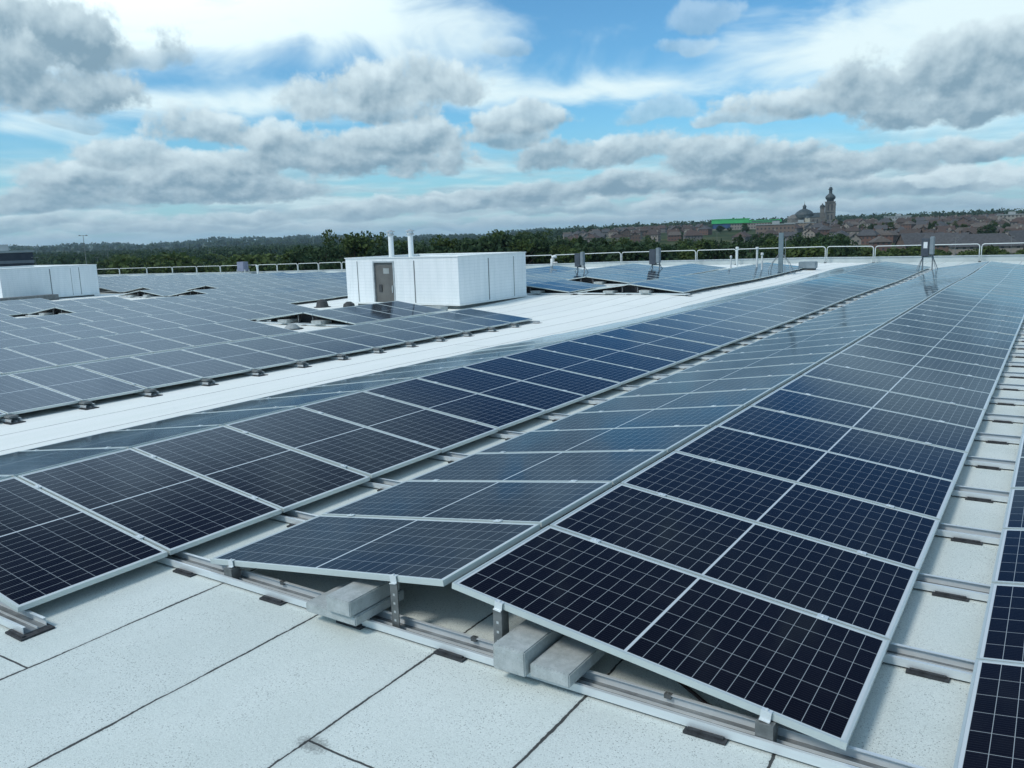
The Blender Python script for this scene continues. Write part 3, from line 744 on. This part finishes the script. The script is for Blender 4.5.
r = thing('cable_mast', 'tall grey cable mast on splayed legs before the guardrail', 'mast', (-8.54, 37.2, float(zr(-8.54, 37.2))))
MB().box(-.11, .10, -.05, .05, .05, 1.98).build('tray', mottled('blue_grey_steel', (.13, .19, .215), (.19, .25, .275), 3, .5), r)
f = MB()
for s in (-1, 1):
    f.tube([(s*.10, -.08, .95), (s*.40, -.1, .55), (s*.6, -.3, .02)], .015, 6); f.tube([(s*.10, .08, .95), (s*.40, .1, .55), (s*.6, .3, .02)], .015, 6)
f.tube([(.2, 0, .03), (.2, 0, 1.7)], .014, 6); f.build('leg_frame', MASTG, r)
def vent(x, y, h, rr, lab, cap=True):
    z = float(zr(x, y)); r = thing('vent_pipe', lab, 'pipe', (x, y, z))
    MB().lathe([(rr*1.9, 0), (rr*1.9, .02), (rr, .12), (rr, h)], 14).build('pipe', RAILM, r)
    if cap: MB().lathe([(rr, h), (rr*1.7, h+.01), (rr*1.7, h+.09), (rr*1.1, h+.12)], 14).build('cap', RAILM, r)
vent(-9.93, 38.0, 1.2, .05, 'tallest white capped pipe left of the cable mast')
vent(-11.25, 38.0, .82, .035, 'short white pipe beside a guardrail post')
vent(-9.38, 37.0, .95, .042, 'short capped white pipe nearest the cable mast')
vent(-12.92, 44.0, 1.1, .055, 'white capped post standing at the guardrail')
vent(-61.5, 50.0, .85, .09, 'short pipe right of the blue-grey unit')
r = thing('gooseneck_vent', 'white gooseneck vent by the guardrail right of the plant screen', 'pipe', (-25.3, 44, float(zr(-25.3, 44))))
MB().tube([(0, 0, 0), (0, 0, .85), (.06, 0, .98), (.2, 0, 1.02), (.34, 0, .96)], .09, 10).build('pipe', WHITEP, r, smooth=True)
MB().tube([(.1, 0, .62), (.42, 0, .62)], .04, 8).build('spout', GALV, r)
r = thing('roof_unit', 'small grey box unit right of the cable mast', 'roof unit', (-8.2, 41.0, float(zr(-8.2, 41))))
MB().box(-.42, .42, -.25, .25, .08, .42).build('casing', GREY, r, bevel=.02); MB().box(-.36, .36, -.2, .2, 0, .08).build('feet', DARK, r)
for k, (x, y) in enumerate(((-20.9, 19.2), (-18.7, 18.4), (-15.6, 12.9))):
    r = thing('roof_drain', ['black roof drain in the gap left of the plant screen', 'black roof drain before the plant screen door', 'grey domed roof drain in the gap of the second row'][k], 'drain', (x, y, float(zr(x, y))))
    MB().lathe([(.26, 0), (.24, .05), (.2, .22), (.08, .30)] if k < 2 else [(.24, 0), (.22, .05), (.12, .14), (.02, .17)], 12).build('dome', DARK if k < 2 else CURB, r)
    MB().lathe([(.32, .0), (.32, .02)], 14).build('flange', DARK, r)

# ------------------------------------------------------------------ trees
def foliage_mat(name, c1, c2, c3):
    m, T, b, t = shader(name, rough=.75, spec=.15)
    a = T.nodes.new('ShaderNodeAttribute'); a.attribute_name = 'tint'
    oi = T.nodes.new('ShaderNodeObjectInfo'); r = N(oi.outputs['Random'])
    f = N(a.outputs['Fac'])
    c = mix(f, c1, c2); c = mix(r*.6, c, c3)
    T.links.new(c, b.inputs['Base Color'])
    tr = T.nodes.new('ShaderNodeBsdfTranslucent'); T.links.new(c, tr.inputs[0])
    ms = T.nodes.new('ShaderNodeMixShader'); ms.inputs[0].default_value = .25
    T.links.new(b.outputs[0], ms.inputs[1]); T.links.new(tr.outputs[0], ms.inputs[2])
    out = [n for n in T.nodes if n.type == 'OUTPUT_MATERIAL'][0]; T.links.new(ms.outputs[0], out.inputs[0])
    return m
LEAF = foliage_mat('leaf_green', (.032, .062, .022), (.115, .160, .048), (.066, .096, .028))
LEAFD = foliage_mat('leaf_dark', (.022, .048, .024), (.068, .110, .046), (.042, .074, .034))
BARK = mottled('bark', (.05, .04, .03), (.09, .075, .06), 6, .9)
def leaf_quads(cent, r, n, size, rng):
    """n randomly turned leaf sprays through a clump (denser near its outside)"""
    d = rng.normal(size=(n, 3)); d /= np.linalg.norm(d, axis=1)[:, None]
    p = cent+d*r*(rng.random((n, 1))**.45)
    a = rng.normal(size=(n, 3)); a /= np.linalg.norm(a, axis=1)[:, None]
    b_ = np.cross(a, rng.normal(size=(n, 3))); b_ /= np.linalg.norm(b_, axis=1)[:, None]
    s = size*(.6+.8*rng.random((n, 1)))
    return np.stack([p-a*s, p+b_*s*.7, p+a*s, p-b_*s*.7], 1)
def crown_mesh(name, h, w, seed, leaf=.34, conifer=False, nclump=22, per=130, mat=None):
    rng = np.random.default_rng(seed); qs, ts = [], []
    for k in range(nclump):
        if conifer:
            f = (k+.5)/nclump; zz = h*(.12+.86*f); rr = w*.5*(1-f)**.8+.2
            an = rng.random()*6.28; c = np.array([math.cos(an)*rr*.45, math.sin(an)*rr*.45, zz]); cr = np.array([rr*.8, rr*.8, h*.07+.3])
        else:
            an = rng.random()*6.28; f = rng.random(); zz = h*(.30+.62*f); prof = math.sin(math.pi*min(1, max(.08, (f*.86+.1))))**.6
            rr = w*.5*prof*(.35+.55*rng.random()**.5); c = np.array([math.cos(an)*rr, math.sin(an)*rr, zz]); s0 = w*(.13+.11*rng.random()); cr = np.array([s0, s0, s0*.78])
        qs.append(leaf_quads(c, cr, per, leaf, rng)); ts.append(np.clip(rng.random()*.6+rng.random(per)*.4, 0, 1))
    q = np.concatenate(qs); v = q.reshape(-1, 3); f = np.arange(len(v)).reshape(-1, 4)
    return np_mesh(name, v, f, [mat or LEAF], np.concatenate(ts))
def trunk_mesh(h, w, seed, conifer=False):
    rng = random.Random(seed); t = MB(); t.tube([(0, 0, -.3), (.05, 0, h*.3), (0, .1, h*.62), (.1, 0, h*.88)], h*.024, 7, r2=h*.006)
    if not conifer:
        for k in range(6):
            a = rng.random()*6.28; z0 = h*(.28+.08*k); e = w*.36
            t.tube([(0, 0, z0), (math.cos(a)*e*.5, math.sin(a)*e*.5, z0+h*.08), (math.cos(a)*e, math.sin(a)*e, z0+h*.17)], h*.010, 5, r2=h*.003)
    return t.mesh('trunk', [BARK])
KINDS = []
for k in range(6):
    h, w = [(14, 10), (15, 9), (13, 11), (16, 9.5), (11, 10), (15, 7.5)][k]
    KINDS.append((crown_mesh('crown', h, w, 50+k, mat=LEAF if k % 2 else LEAFD, nclump=24), trunk_mesh(h, w, k), h, w))
KINDC = (crown_mesh('crown', 15, 5.5, 90, conifer=True, mat=LEAFD, nclump=20, per=110), trunk_mesh(15, 5.5, 9, True), 15, 5.5)
BUSH = (crown_mesh('crown', 5, 7, 95, leaf=.26, nclump=16, per=110, mat=LEAF), trunk_mesh(4, 5, 12), 5, 7)
def tree(px, ytop, d, kind, lab, grp, name='broadleaf_tree', wide=1.0):
    cm_, tm_, h0, w0 = kind
    top = far(px, ytop, d); g = float(ground_h(top[0], top[1])); h = max(2.0, top[2]-g); s = h/h0
    r = thing(name, lab, 'tree', (top[0], top[1], g), grp, random.random()*6.28); sw = s*wide*random.uniform(.9, 1.15)
    r.scale = (sw, sw, s)
    link('trunk', tm_, r); link('crown', cm_, r)
GA = 'trees close behind the plant screen and its flues'
for i, (px, y, d, k, wd) in enumerate([(333, 231, 150, 3, .8), (326, 243, 140, 0, 1.0), (344, 238, 160, 2, 1.0), (353, 233, 150, 1, 1.0), (366, 232.5, 155, 0, 1.0), (379, 234, 150, 3, 1.0), (392, 240, 140, 2, 1.1),
    (312, 247, 150, 4, 1.0), (300, 249, 160, 1, 1.1), (288, 250, 170, 0, 1.1), (318, 250, 120, 2, 1.0), (404, 240, 150, 1, 1.0), (416, 245, 140, 4, 1.1), (428, 242, 135, 0, 1.0), (440, 236.5, 150, 3, .9), (449, 238, 150, 1, .9), (458, 233.5, 155, 2, .9),
    (468, 239, 150, 0, 1.0), (478, 238, 145, 4, 1.1), (489, 235, 150, 1, 1.0), (500, 231, 150, 3, 1.0), (507, 228, 155, 2, 1.05), (514, 232, 150, 0, 1.0), (522, 239, 145, 1, .9)]):
    tree(px, y, d, KINDS[k], ['dark leafy tree', 'green leafy tree'][k % 2]+' rising behind the central plant screen', GA, wide=wd)
GB = 'dark tree belt beyond the far guardrail'
px = 528
while px < 850:
    for rowi in range(2):
        d = random.uniform(125, 175)+rowi*60; yt = np.interp(px, [528, 560, 600, 640, 700, 740, 790, 830, 850], [238, 236.5, 238, 241, 240.5, 237, 236, 236, 241])+random.uniform(-2.2, 4)+(4 if rowi == 0 else -.6)
        tree(px+random.uniform(-4, 4), yt, d, KINDS[random.randrange(6)] if random.random() > .12 else KINDC, 'tree in the dark green belt behind the far guardrail, below the town', GB, wide=random.uniform(1.0, 1.3))
    px += random.uniform(9, 12)
for px, y, d, k in ((536, 231, 330, 0), (545, 229.5, 330, 3), (523, 231, 340, 1), (822, 233, 380, 2), (829, 235, 330, 0), (838, 236, 340, 4), (846, 236, 350, 1), (812, 238, 300, 3), (803, 239, 290, 0), (849, 224, 900, 4), (852, 225, 850, 2)):
    tree(px, y, d, KINDS[k], 'single tree standing among the brick houses of the town', 'trees among the houses of the town')
for k in range(34):
    px = random.uniform(850, 1040); tree(px, random.uniform(246, 252), random.uniform(240, 330), BUSH if random.random() < .7 else KINDS[k % 6], 'green bush or small tree below the dark-roofed houses behind the guardrail', 'bushes along the verge behind the guardrail', 'bush', wide=1.2)
for k in range(46):
    px = random.uniform(100, 330); tree(px, random.uniform(254, 262), random.uniform(210, 420), KINDS[k % 6] if k % 3 else BUSH, 'green tree in the parkland before the distant forest', 'trees in the parkland before the forest', wide=1.3)
for k in range(44):
    px = random.uniform(640, 1035); d = random.uniform(400, 1000); p = far(px, 230, d); g = float(ground_h(p[0], p[1]))
    yt = 236-(px-512)*.0328-(g+random.uniform(6, 10)-CAM[2])/d*FPX
    tree(px, yt, d, KINDS[k % 6] if k % 5 else KINDC, 'small distant tree between the houses of the town', 'trees among the houses of the town')

# the far wood that nobody could count
rng = np.random.default_rng(3); vs, tint = [], []
def wood(n, u0, u1, d0, d1, hh, per, leaf, p=1.0):
    for k in range(n):
        u = math.radians(rng.uniform(u0, u1)); d = (d0**p+(d1**p-d0**p)*rng.random())**(1/p)
        X = CAM[0]+d*math.sin(u-YAW); Y = CAM[1]+d*math.cos(u-YAW); g = float(ground_h(X, Y)); h = hh*rng.uniform(.75, 1.2)
        c = np.array([X, Y, g+h*.58]); q = leaf_quads(c, np.array([h*.42, h*.42, h*.45]), per, leaf, rng)
        vs.append(q); tint.append(np.clip(rng.random()*.75+rng.random(per)*.25, 0, 1))
wood(1500, -42, 3, 430, 1100, 8.8, 46, 1.3)
wood(2300, -44, 9, 1000, 2600, 10, 26, 2.0)
wood(2600, -46, 14, 2500, 5600, 20, 12, 5.5)
wood(1700, 3, 48, 1500, 2400, 17, 22, 2.4)
wood(2200, 10, 50, 2300, 5600, 20, 12, 5.5)
q = np.concatenate(vs); v = q.reshape(-1, 3)
stuff(tag(link('distant_forest', np_mesh('distant_forest', v, np.arange(len(v)).reshape(-1, 4), [LEAFD], np.concatenate(tint))), 'dark forest covering the plain and low hills on the horizon', 'forest'))

# ------------------------------------------------------------------ town
def brickwall(name, c1, c2):
    m, T, b, t = shader(name, rough=.85)
    x, y, z = xyz(t.outputs['Object'])
    n = noise(t.outputs['Object'], .9, 5, .6); c = mix(n, c1, c2)
    wx = ((x+y).mod(2.6)-1.3).abs().lt(.55); wz = (z.mod(2.9)-1.7).abs().lt(.65)
    c = mix(wx*wz*.85, c, (.035, .045, .055)); T.links.new(c, b.inputs['Base Color']); return m
HW = [brickwall('brown_brick', (.105, .072, .058), (.155, .108, .088)), brickwall('red_brick', (.125, .072, .058), (.175, .105, .085)), brickwall('beige_brick', (.24, .21, .18), (.32, .285, .25)), brickwall('grey_brick', (.13, .12, .115), (.19, .175, .165))]
HR_ = [mottled('brown_shingle', (.050, .038, .034), (.082, .064, .057), 1.2, .9), mottled('grey_shingle', (.055, .056, .060), (.088, .090, .095), 1.2, .9), mottled('rust_shingle', (.062, .043, .038), (.090, .064, .056), 1.2, .9), mottled('tan_shingle', (.085, .072, .064), (.125, .108, .096), 1.2, .9)]
TRIM = mottled('pale_trim', (.5, .48, .44), (.6, .58, .54), 2, .7)
def house_meshes(w, dpt, h, rh, wall, roof, hip=0.0):
    a = MB(); a.box(-w/2, w/2, -dpt/2, dpt/2, 0, h)
    if hip == 0:
        for s in (-1, 1): a.face([(s*w/2, -dpt/2, h+.001), (s*w/2, dpt/2, h+.001), (s*w/2, 0, h+rh-.05)])
    e = .5; r = MB(); t = .25; xx = w/2+e; rx = xx-hip; yy = dpt/2+e; zb = h-.15
    def slope(s):
        P = [(-xx, s*yy, zb), (xx, s*yy, zb), (rx, 0, h+rh), (-rx, 0, h+rh)]; Q = [(p[0], p[1], p[2]+t) for p in P]
        r.face(Q if s < 0 else Q[::-1]); r.face(P[::-1] if s < 0 else P); r.face([P[0], P[1], Q[1], Q[0]])
        r.face([P[1], P[2], Q[2], Q[1]]); r.face([P[3], P[0], Q[0], Q[3]])
    slope(-1); slope(1)
    if hip:
        for s in (-1, 1): r.face([(s*xx, -yy, zb+t), (s*xx, yy, zb+t), (s*rx, 0, h+rh+t)])
    c = MB(); c.box(w*.28, w*.28+.9, -.5, .5, h+rh*.4, h+rh+1.0)
    return a.mesh('wall', [wall]), r.mesh('roof', [roof]), c.mesh('chimney', [wall])
HV = [house_meshes(11, 9, 6, 3.2, HW[0], HR_[0]), house_meshes(12, 10, 6, 3.6, HW[1], HR_[1], 3.5), house_meshes(10, 9, 6.2, 3, HW[2], HR_[0], 3), house_meshes(22, 10, 6.4, 3.2, HW[0], HR_[1]),
      house_meshes(14, 10, 6, 3.4, HW[3], HR_[2], 4), house_meshes(26, 11, 8.8, 3.0, HW[1], HR_[0], 4)]
HL = ['brown-brick house with a brown gable roof in the distant town', 'red-brick house with a grey hipped roof in the distant town', 'beige house with a brown hipped roof in the distant town', 'brown-brick terrace with a long grey roof in the distant town',
      'grey-brick house with a rust-coloured roof in the distant town', 'long three-storey red-brick block in the distant town']
def house(px, d, k, rot=0.0, lab=None, meshes=None, dz=0.0):
    p = far(px, 230, d); g = float(ground_h(p[0], p[1])); az = math.atan2(p[0]-CAM[0], p[1]-CAM[1])
    r = thing('town_house', lab or HL[k], 'house', (p[0], p[1], g-.3+dz), 'houses of the distant town', -az+rot)
    k_ = .84 if d > 380 else .9; r.scale = (k_, k_, k_)
    w_, ro, ch = meshes or HV[k]; link('wall', w_, r); rr = link('roof', ro, r); link('chimney', ch, rr)
    return r
HV2 = [house_meshes(10, 8, 5.4, 3.4, HW[2], HR_[2]), house_meshes(9, 8, 5.6, 2.8, HW[3], HR_[1]), house_meshes(12, 9, 5.2, 3.0, HW[1], HR_[3], 2.5), house_meshes(9, 7.5, 5.4, 3.6, HW[2], HR_[3])]
HL2 = ['beige house with a rust-coloured gable roof in the distant town', 'grey-brick house with a grey gable roof in the distant town', 'red-brick house with a tan hipped roof in the distant town', 'beige house with a tan gable roof in the distant town']
ALLH = list(zip(HV[:3]+HV[4:5]+HV2, HL[:3]+HL[4:5]+HL2, [11, 12, 10, 14, 10, 9, 12, 9]))
for d, x0, x1 in ((430, 842, 925), (455, 930, 1035), (485, 830, 1040), (545, 730, 1040), (610, 560, 1040), (690, 560, 1040), (780, 560, 1040), (880, 560, 1045), (990, 560, 1045), (1120, 600, 1045), (1270, 640, 1045), (1430, 640, 1045)):
    px = x0+random.uniform(0, 8)
    while px < x1:
        ms, lb, wd = random.choice(ALLH); wpx = wd/d*FPX
        if not (788 < px < 842 and d > 880) and not (700 < px < 785 and d > 600): house(px+wpx/2, d*random.uniform(.95, 1.05), 0, random.choice((0, .2, -.25, math.pi/2, math.pi/2+.2, 1.2)), lb, ms)
        px += wpx*random.uniform(1.02, 1.55)
big = house_meshes(24, 13, 4.8, 4.6, HW[2], HR_[1], 6); big2 = house_meshes(17, 12, 5.2, 4.6, HW[0], HR_[1])
house(986, 340, 0, .12, 'large low house with a dark hipped roof and beige wall behind the guardrail', big)
house(948, 352, 0, -.5, 'dark-roofed house left of the largest low house', big2)
house(922, 365, 0, .35, 'dark-roofed gabled house behind the dark inverter in the gap', big2)
house(1022, 362, 0, .9, 'dark-roofed house at the right edge behind the guardrail', big2)

# ------------------------------------------------------------------ church
STONE = mottled('pale_grey_stone', (.12, .118, .112), (.185, .18, .165), .25, .85, detail=6)
COPPER = mottled('dark_copper', (.035, .050, .055), (.060, .080, .085), .5, .6)
p = far(829.5, 226, 1000); g = float(ground_h(p[0], p[1])); az = math.atan2(p[0]-CAM[0], p[1]-CAM[1])
ch = thing('church', 'grey stone church with a tall onion-domed tower and a broad dome', 'church', (p[0], p[1], g-1), None, -az); ch.scale = (.93, .93, .92)
def tower(x, y, w, h, rd, ng):
    t = MB(); t.box(-w/2, w/2, -w/2, w/2, 0, h)
    for s in (-1, 1):
        for q in (-1, 1): t.box(s*w/2-.7, s*w/2+.7, q*w/2-.7, q*w/2+.7, 0, h*.97)
    t.box(-w/2-.8, w/2+.8, -w/2-.8, w/2+.8, h*.60, h*.60+1.0); t.box(-w/2-1.0, w/2+1.0, -w/2-1.0, w/2+1.0, h-.9, h+.3)
    o = t.build('tower', STONE, ch); o.location = (x, y, 0)
    for zz, hh in ((h*.66, h*.24), (h*.30, h*.2)):
        for s in (-1, 1):
            q = MB().box(s*w*.2-w*.09, s*w*.2+w*.09, -w/2-.06, -w/2+.3, zz, zz+hh).build('belfry_opening', DARK, o)
    d = MB().lathe([(rd*.72, h+.3), (rd*.72, h+2.0), (rd*.95, h+3.2), (rd*1.08, h+5.0), (rd*1.0, h+6.6), (rd*.66, h+8.3), (rd*.40, h+9.6), (rd*.36, h+10.4)], 20).build('onion_dome', COPPER, o, smooth=True)
    MB().lathe([(rd*.34, h+10.4), (rd*.34, h+14.2), (rd*.52, h+14.4), (rd*.52, h+15.0), (rd*.30, h+15.4), (rd*.34, h+16.6), (.12, h+17.6), (.10, h+20)], 14).build('lantern', COPPER, d)
    return o
tower(0, 0, 10.0, 30.5, 5.4, 1)
def turret(x, y, w, h):
    t = MB(); t.box(-w/2, w/2, -w/2, w/2, 0, h); t.box(-w/2-.5, w/2+.5, -w/2-.5, w/2+.5, h-.7, h)
    o = t.build('turret', STONE, ch); o.location = (x, y, 0)
    MB().lathe([(w*.5, h+.02), (w*.58, h+1.2), (w*.40, h+2.6), (w*.15, h+3.4), (.1, h+5)], 14).build('turret_dome', COPPER, o, smooth=True)
turret(-8.6, 3, 5.2, 24.5); turret(3.2, 9, 6.0, 27)
n = MB(); n.box(-36, -5.1, 1, 17, 0, 13.5); nv_ = n.build('nave', STONE, ch)
for k in range(6): MB().box(-33+k*4.6, -31.6+k*4.6, .8, .995, 5, 10.5).build('arched_window', DARK, nv_)
rf = MB(); rf.face([(-37, .4, 13.3), (-5.2, .4, 13.3), (-5.2, 9, 18.4), (-37, 9, 18.4)]); rf.face([(-5.2, 17.6, 13.3), (-37, 17.6, 13.3), (-37, 9, 18.4), (-5.2, 9, 18.4)]); rf.face([(-37, 17.6, 13.3), (-37, .4, 13.3), (-37, 9, 18.4)]); rf.face([(-5.2, .4, 13.3), (-5.2, 17.6, 13.3), (-5.2, 9, 18.4)])
rf.build('nave_roof', COPPER, ch)
dm = MB().lathe([(11.2, 13), (11.2, 16.2), (11.6, 16.5), (10.6, 18.2), (8.6, 20.3), (5.6, 22.2), (2.2, 23.6)], 24).build('dome', COPPER, ch, smooth=False); dm.location = (-29, 9, 0)
MB().lathe([(2.0, 23.6), (2.0, 26), (2.5, 26.2), (1.6, 27.4), (.5, 28.6), (.2, 30), (.12, 32.5)], 12).build('dome_lantern', COPPER, dm)
ap = MB().lathe([(8.5, 0), (8.5, 12), (8.9, 12.3), (7.2, 14.8), (3.8, 16.8), (.4, 17.6)], 20).build('apse', STONE, ch); ap.location = (-40, 9, 0)
p = far(807, 230, 960); g = float(ground_h(p[0], p[1]))
r = thing('gatehouse', 'small cream gatehouse standing below the church dome', 'building', (p[0], p[1], g-1), None, -az)
MB().box(-2.6, 2.6, -2.5, 2.5, 0, 11).build('wall', mottled('cream_stone', (.42, .38, .30), (.5, .46, .38), .6, .8), r); MB().lathe([(3.4, 11.02), (.2, 13.6)], 4).build('roof', COPPER, r)

# ------------------------------------------------------------------ green school, low blocks, office, masts
GREEN = mottled('bright_green_panel', (.05, .42, .13), (.07, .50, .17), .2, .5); BLUE = mottled('blue_glazing', (.03, .07, .16), (.05, .10, .22), .3, .3)
def facing(name, lab, cat, px, d, dz=0.0):
    p = far(px, 230, d); g = float(ground_h(p[0], p[1])); a = math.atan2(p[0]-CAM[0], p[1]-CAM[1])
    return thing(name, lab, cat, (p[0], p[1], g+dz), None, -a)
r = facing('school_building', 'long building with bright green upper walls and blue glazing left of the church', 'building', 745, 860, 1.5)
MB().box(-31, 31, 0, 14, 0, 6.2).build('wall', HW[2], r)
MB().box(-31, -14, -.3, -.005, 1.5, 6.1).build('glazing', BLUE, r)
u = MB(); u.box(-32, 4, -1, 15, 6.21, 10.2); u.box(4.01, 34, -.5, 14.5, 6.21, 8.6); u = u.build('upper_wall', GREEN, r)
MB().box(6, 33, -.56, -.505, 6.9, 7.9).build('window_band', DGREY, u); MB().box(-33, 5, -1.4, 15.4, 10.21, 10.7).build('roof', GREEN, r)
for px, d, w, h, c, lab in ((897, 900, 24, 9, (.34, .36, .36), 'pale flat-roofed block above the dark house roofs'), (775, 620, 26, 10, (.20, .15, .125), 'brown flat-roofed apartment block below the church dome'),
                            (800, 780, 26, 7.5, (.26, .21, .17), 'beige flat-roofed apartment block left of the church tower'), (1010, 760, 18, 8.5, (.30, .28, .25), 'pale apartment block at the right edge of the town')):
    r = facing('apartment_block', lab, 'building', px, d, -.5)
    mw = brickwall('block_wall', tuple(v*.85 for v in c), tuple(min(1, v*1.1) for v in c))
    MB().box(-w/2, w/2, 0, 12, 0, h).build('wall', mw, r); MB().box(-w/2-.4, w/2+.4, -.4, 12.4, h+.002, h+.6).build('roof', CURB, r); MB().box(-2, 3, 4, 8, h+.602, h+2.6).build('plant_room', CURB, r)
r = facing('office_block', 'dark glass office block at the left edge beyond the plant screen', 'building', -13, 300)
gl_, sp = MB(), MB()
for k in range(4):
    gl_.box(-26, 11.2, 0, 20, k*3.25+.9, k*3.25+3.24); sp.box(-26.2, 11.4, -.2, 20.2, k*3.25, k*3.25+.895)
gl_.build('glazing', mottled('dark_glazing', (.014, .022, .045), (.028, .038, .065), .5, .15), r); sp.build('spandrel', mottled('grey_spandrel', (.16, .18, .21), (.22, .24, .27), .5, .6), r)
MB().box(-26.3, 11.5, -.3, 20.3, 13.01, 13.7).build('roof', mottled('pale_fascia', (.34, .37, .38), (.42, .45, .46), .5, .6), r); MB().box(-8, 5, 4, 14, 13.71, 15.6).build('plant_room', mottled('pale_plant', (.45, .48, .48), (.52, .55, .55), .5, .6), r)
for px, d, w, h, c, lab in ((49, 420, 12, 4.8, (.45, .44, .46), 'pale low shed beside the dark office block'), (62, 430, 9, 4.6, (.5, .49, .5), 'white low shed second from the office block'), (84, 400, 20, 4.2, (.035, .04, .055), 'dark low flat building behind the left plant screen'),
                            (234, 470, 3.5, 7, (.68, .70, .68), 'small white cube building at the forest edge'), (245, 620, 26, 6, (.6, .6, .57), 'white long shed at the forest edge'), (104, 520, 12, 2.6, (.6, .6, .58), 'white low shelter in the parkland'), (142, 520, 6, 5.2, (.5, .52, .5), 'small pale hut in the parkland')):
    r = facing('shed', lab, 'building', px, d)
    mw = mottled('shed_wall', tuple(v*.9 for v in c), c, .4, .7)
    MB().box(-w/2, w/2, 0, 9, 0, h).build('wall', mw, r); MB().box(-w/2-.3, w/2+.3, -.3, 9.3, h+.002, h+.35).build('roof', CURB, r)
MASTM = mottled('weathered_mast', (.16, .17, .17), (.24, .25, .25), 2, .6)
def pole(px, ytop, d, rr, lab, arms=True):
    t = far(px, ytop, d); g = float(ground_h(t[0], t[1])); h = t[2]-g
    r = thing('lamp_post', lab, 'lamp post', (t[0], t[1], g), None, -math.atan2(t[0]-CAM[0], t[1]-CAM[1]))
    MB().tube([(0, 0, 0), (0, 0, h)], rr, 8, r2=rr*.6).build('mast', MASTM, r)
    if arms:
        a = MB(); a.tube([(-h*.07, 0, h*.985), (h*.07, 0, h*.985)], rr*.5, 6); a.box(-h*.09, -h*.05, -.3, .3, h*.98, h*1.0); a.box(h*.05, h*.09, -.3, .3, h*.98, h*1.0); a.build('lamp_head', MASTM, r)
pole(83, 235, 420, .16, 'tallest lamp mast on the skyline above the left plant screen')
for px, y, d, lab in ((107, 249, 380, 'lamp post just right of the left plant screen'), (35, 257, 300, 'lamp post beside the dark office block'), (97, 257, 400, 'lamp post above the corner of the left plant screen'), (171, 250, 450, 'first thin lamp post before the forest'), (183, 251, 470, 'second thin lamp post before the forest'),
                      (209, 250, 460, 'third thin lamp post before the forest'), (214, 251, 480, 'fourth thin lamp post before the forest'), (956, 237, 300, 'lamp post before the dark-roofed houses'), (1012, 236, 300, 'lamp post near the right edge behind the guardrail'), (717, 232, 500, 'lamp post below the green building'), (842, 238, 320, 'lamp post below the church tower')):
    pole(px, y, d, .11, lab)

# ------------------------------------------------------------------ thin summer haze over the plain
hb = MB().box(-13500, 13500, -13500, 13500, -40, 170)
hm = bpy.data.materials.new('haze_air'); hm.use_nodes = True; ht = hm.node_tree; ht.nodes.clear()
pv = ht.nodes.new('ShaderNodeVolumePrincipled'); pv.inputs['Color'].default_value = (.66, .86, 1.0, 1); pv.inputs['Density'].default_value = 8e-5; pv.inputs['Anisotropy'].default_value = .2
ho = ht.nodes.new('ShaderNodeOutputMaterial'); ht.links.new(pv.outputs[0], ho.inputs['Volume'])
stuff(hb.build('haze', hm))
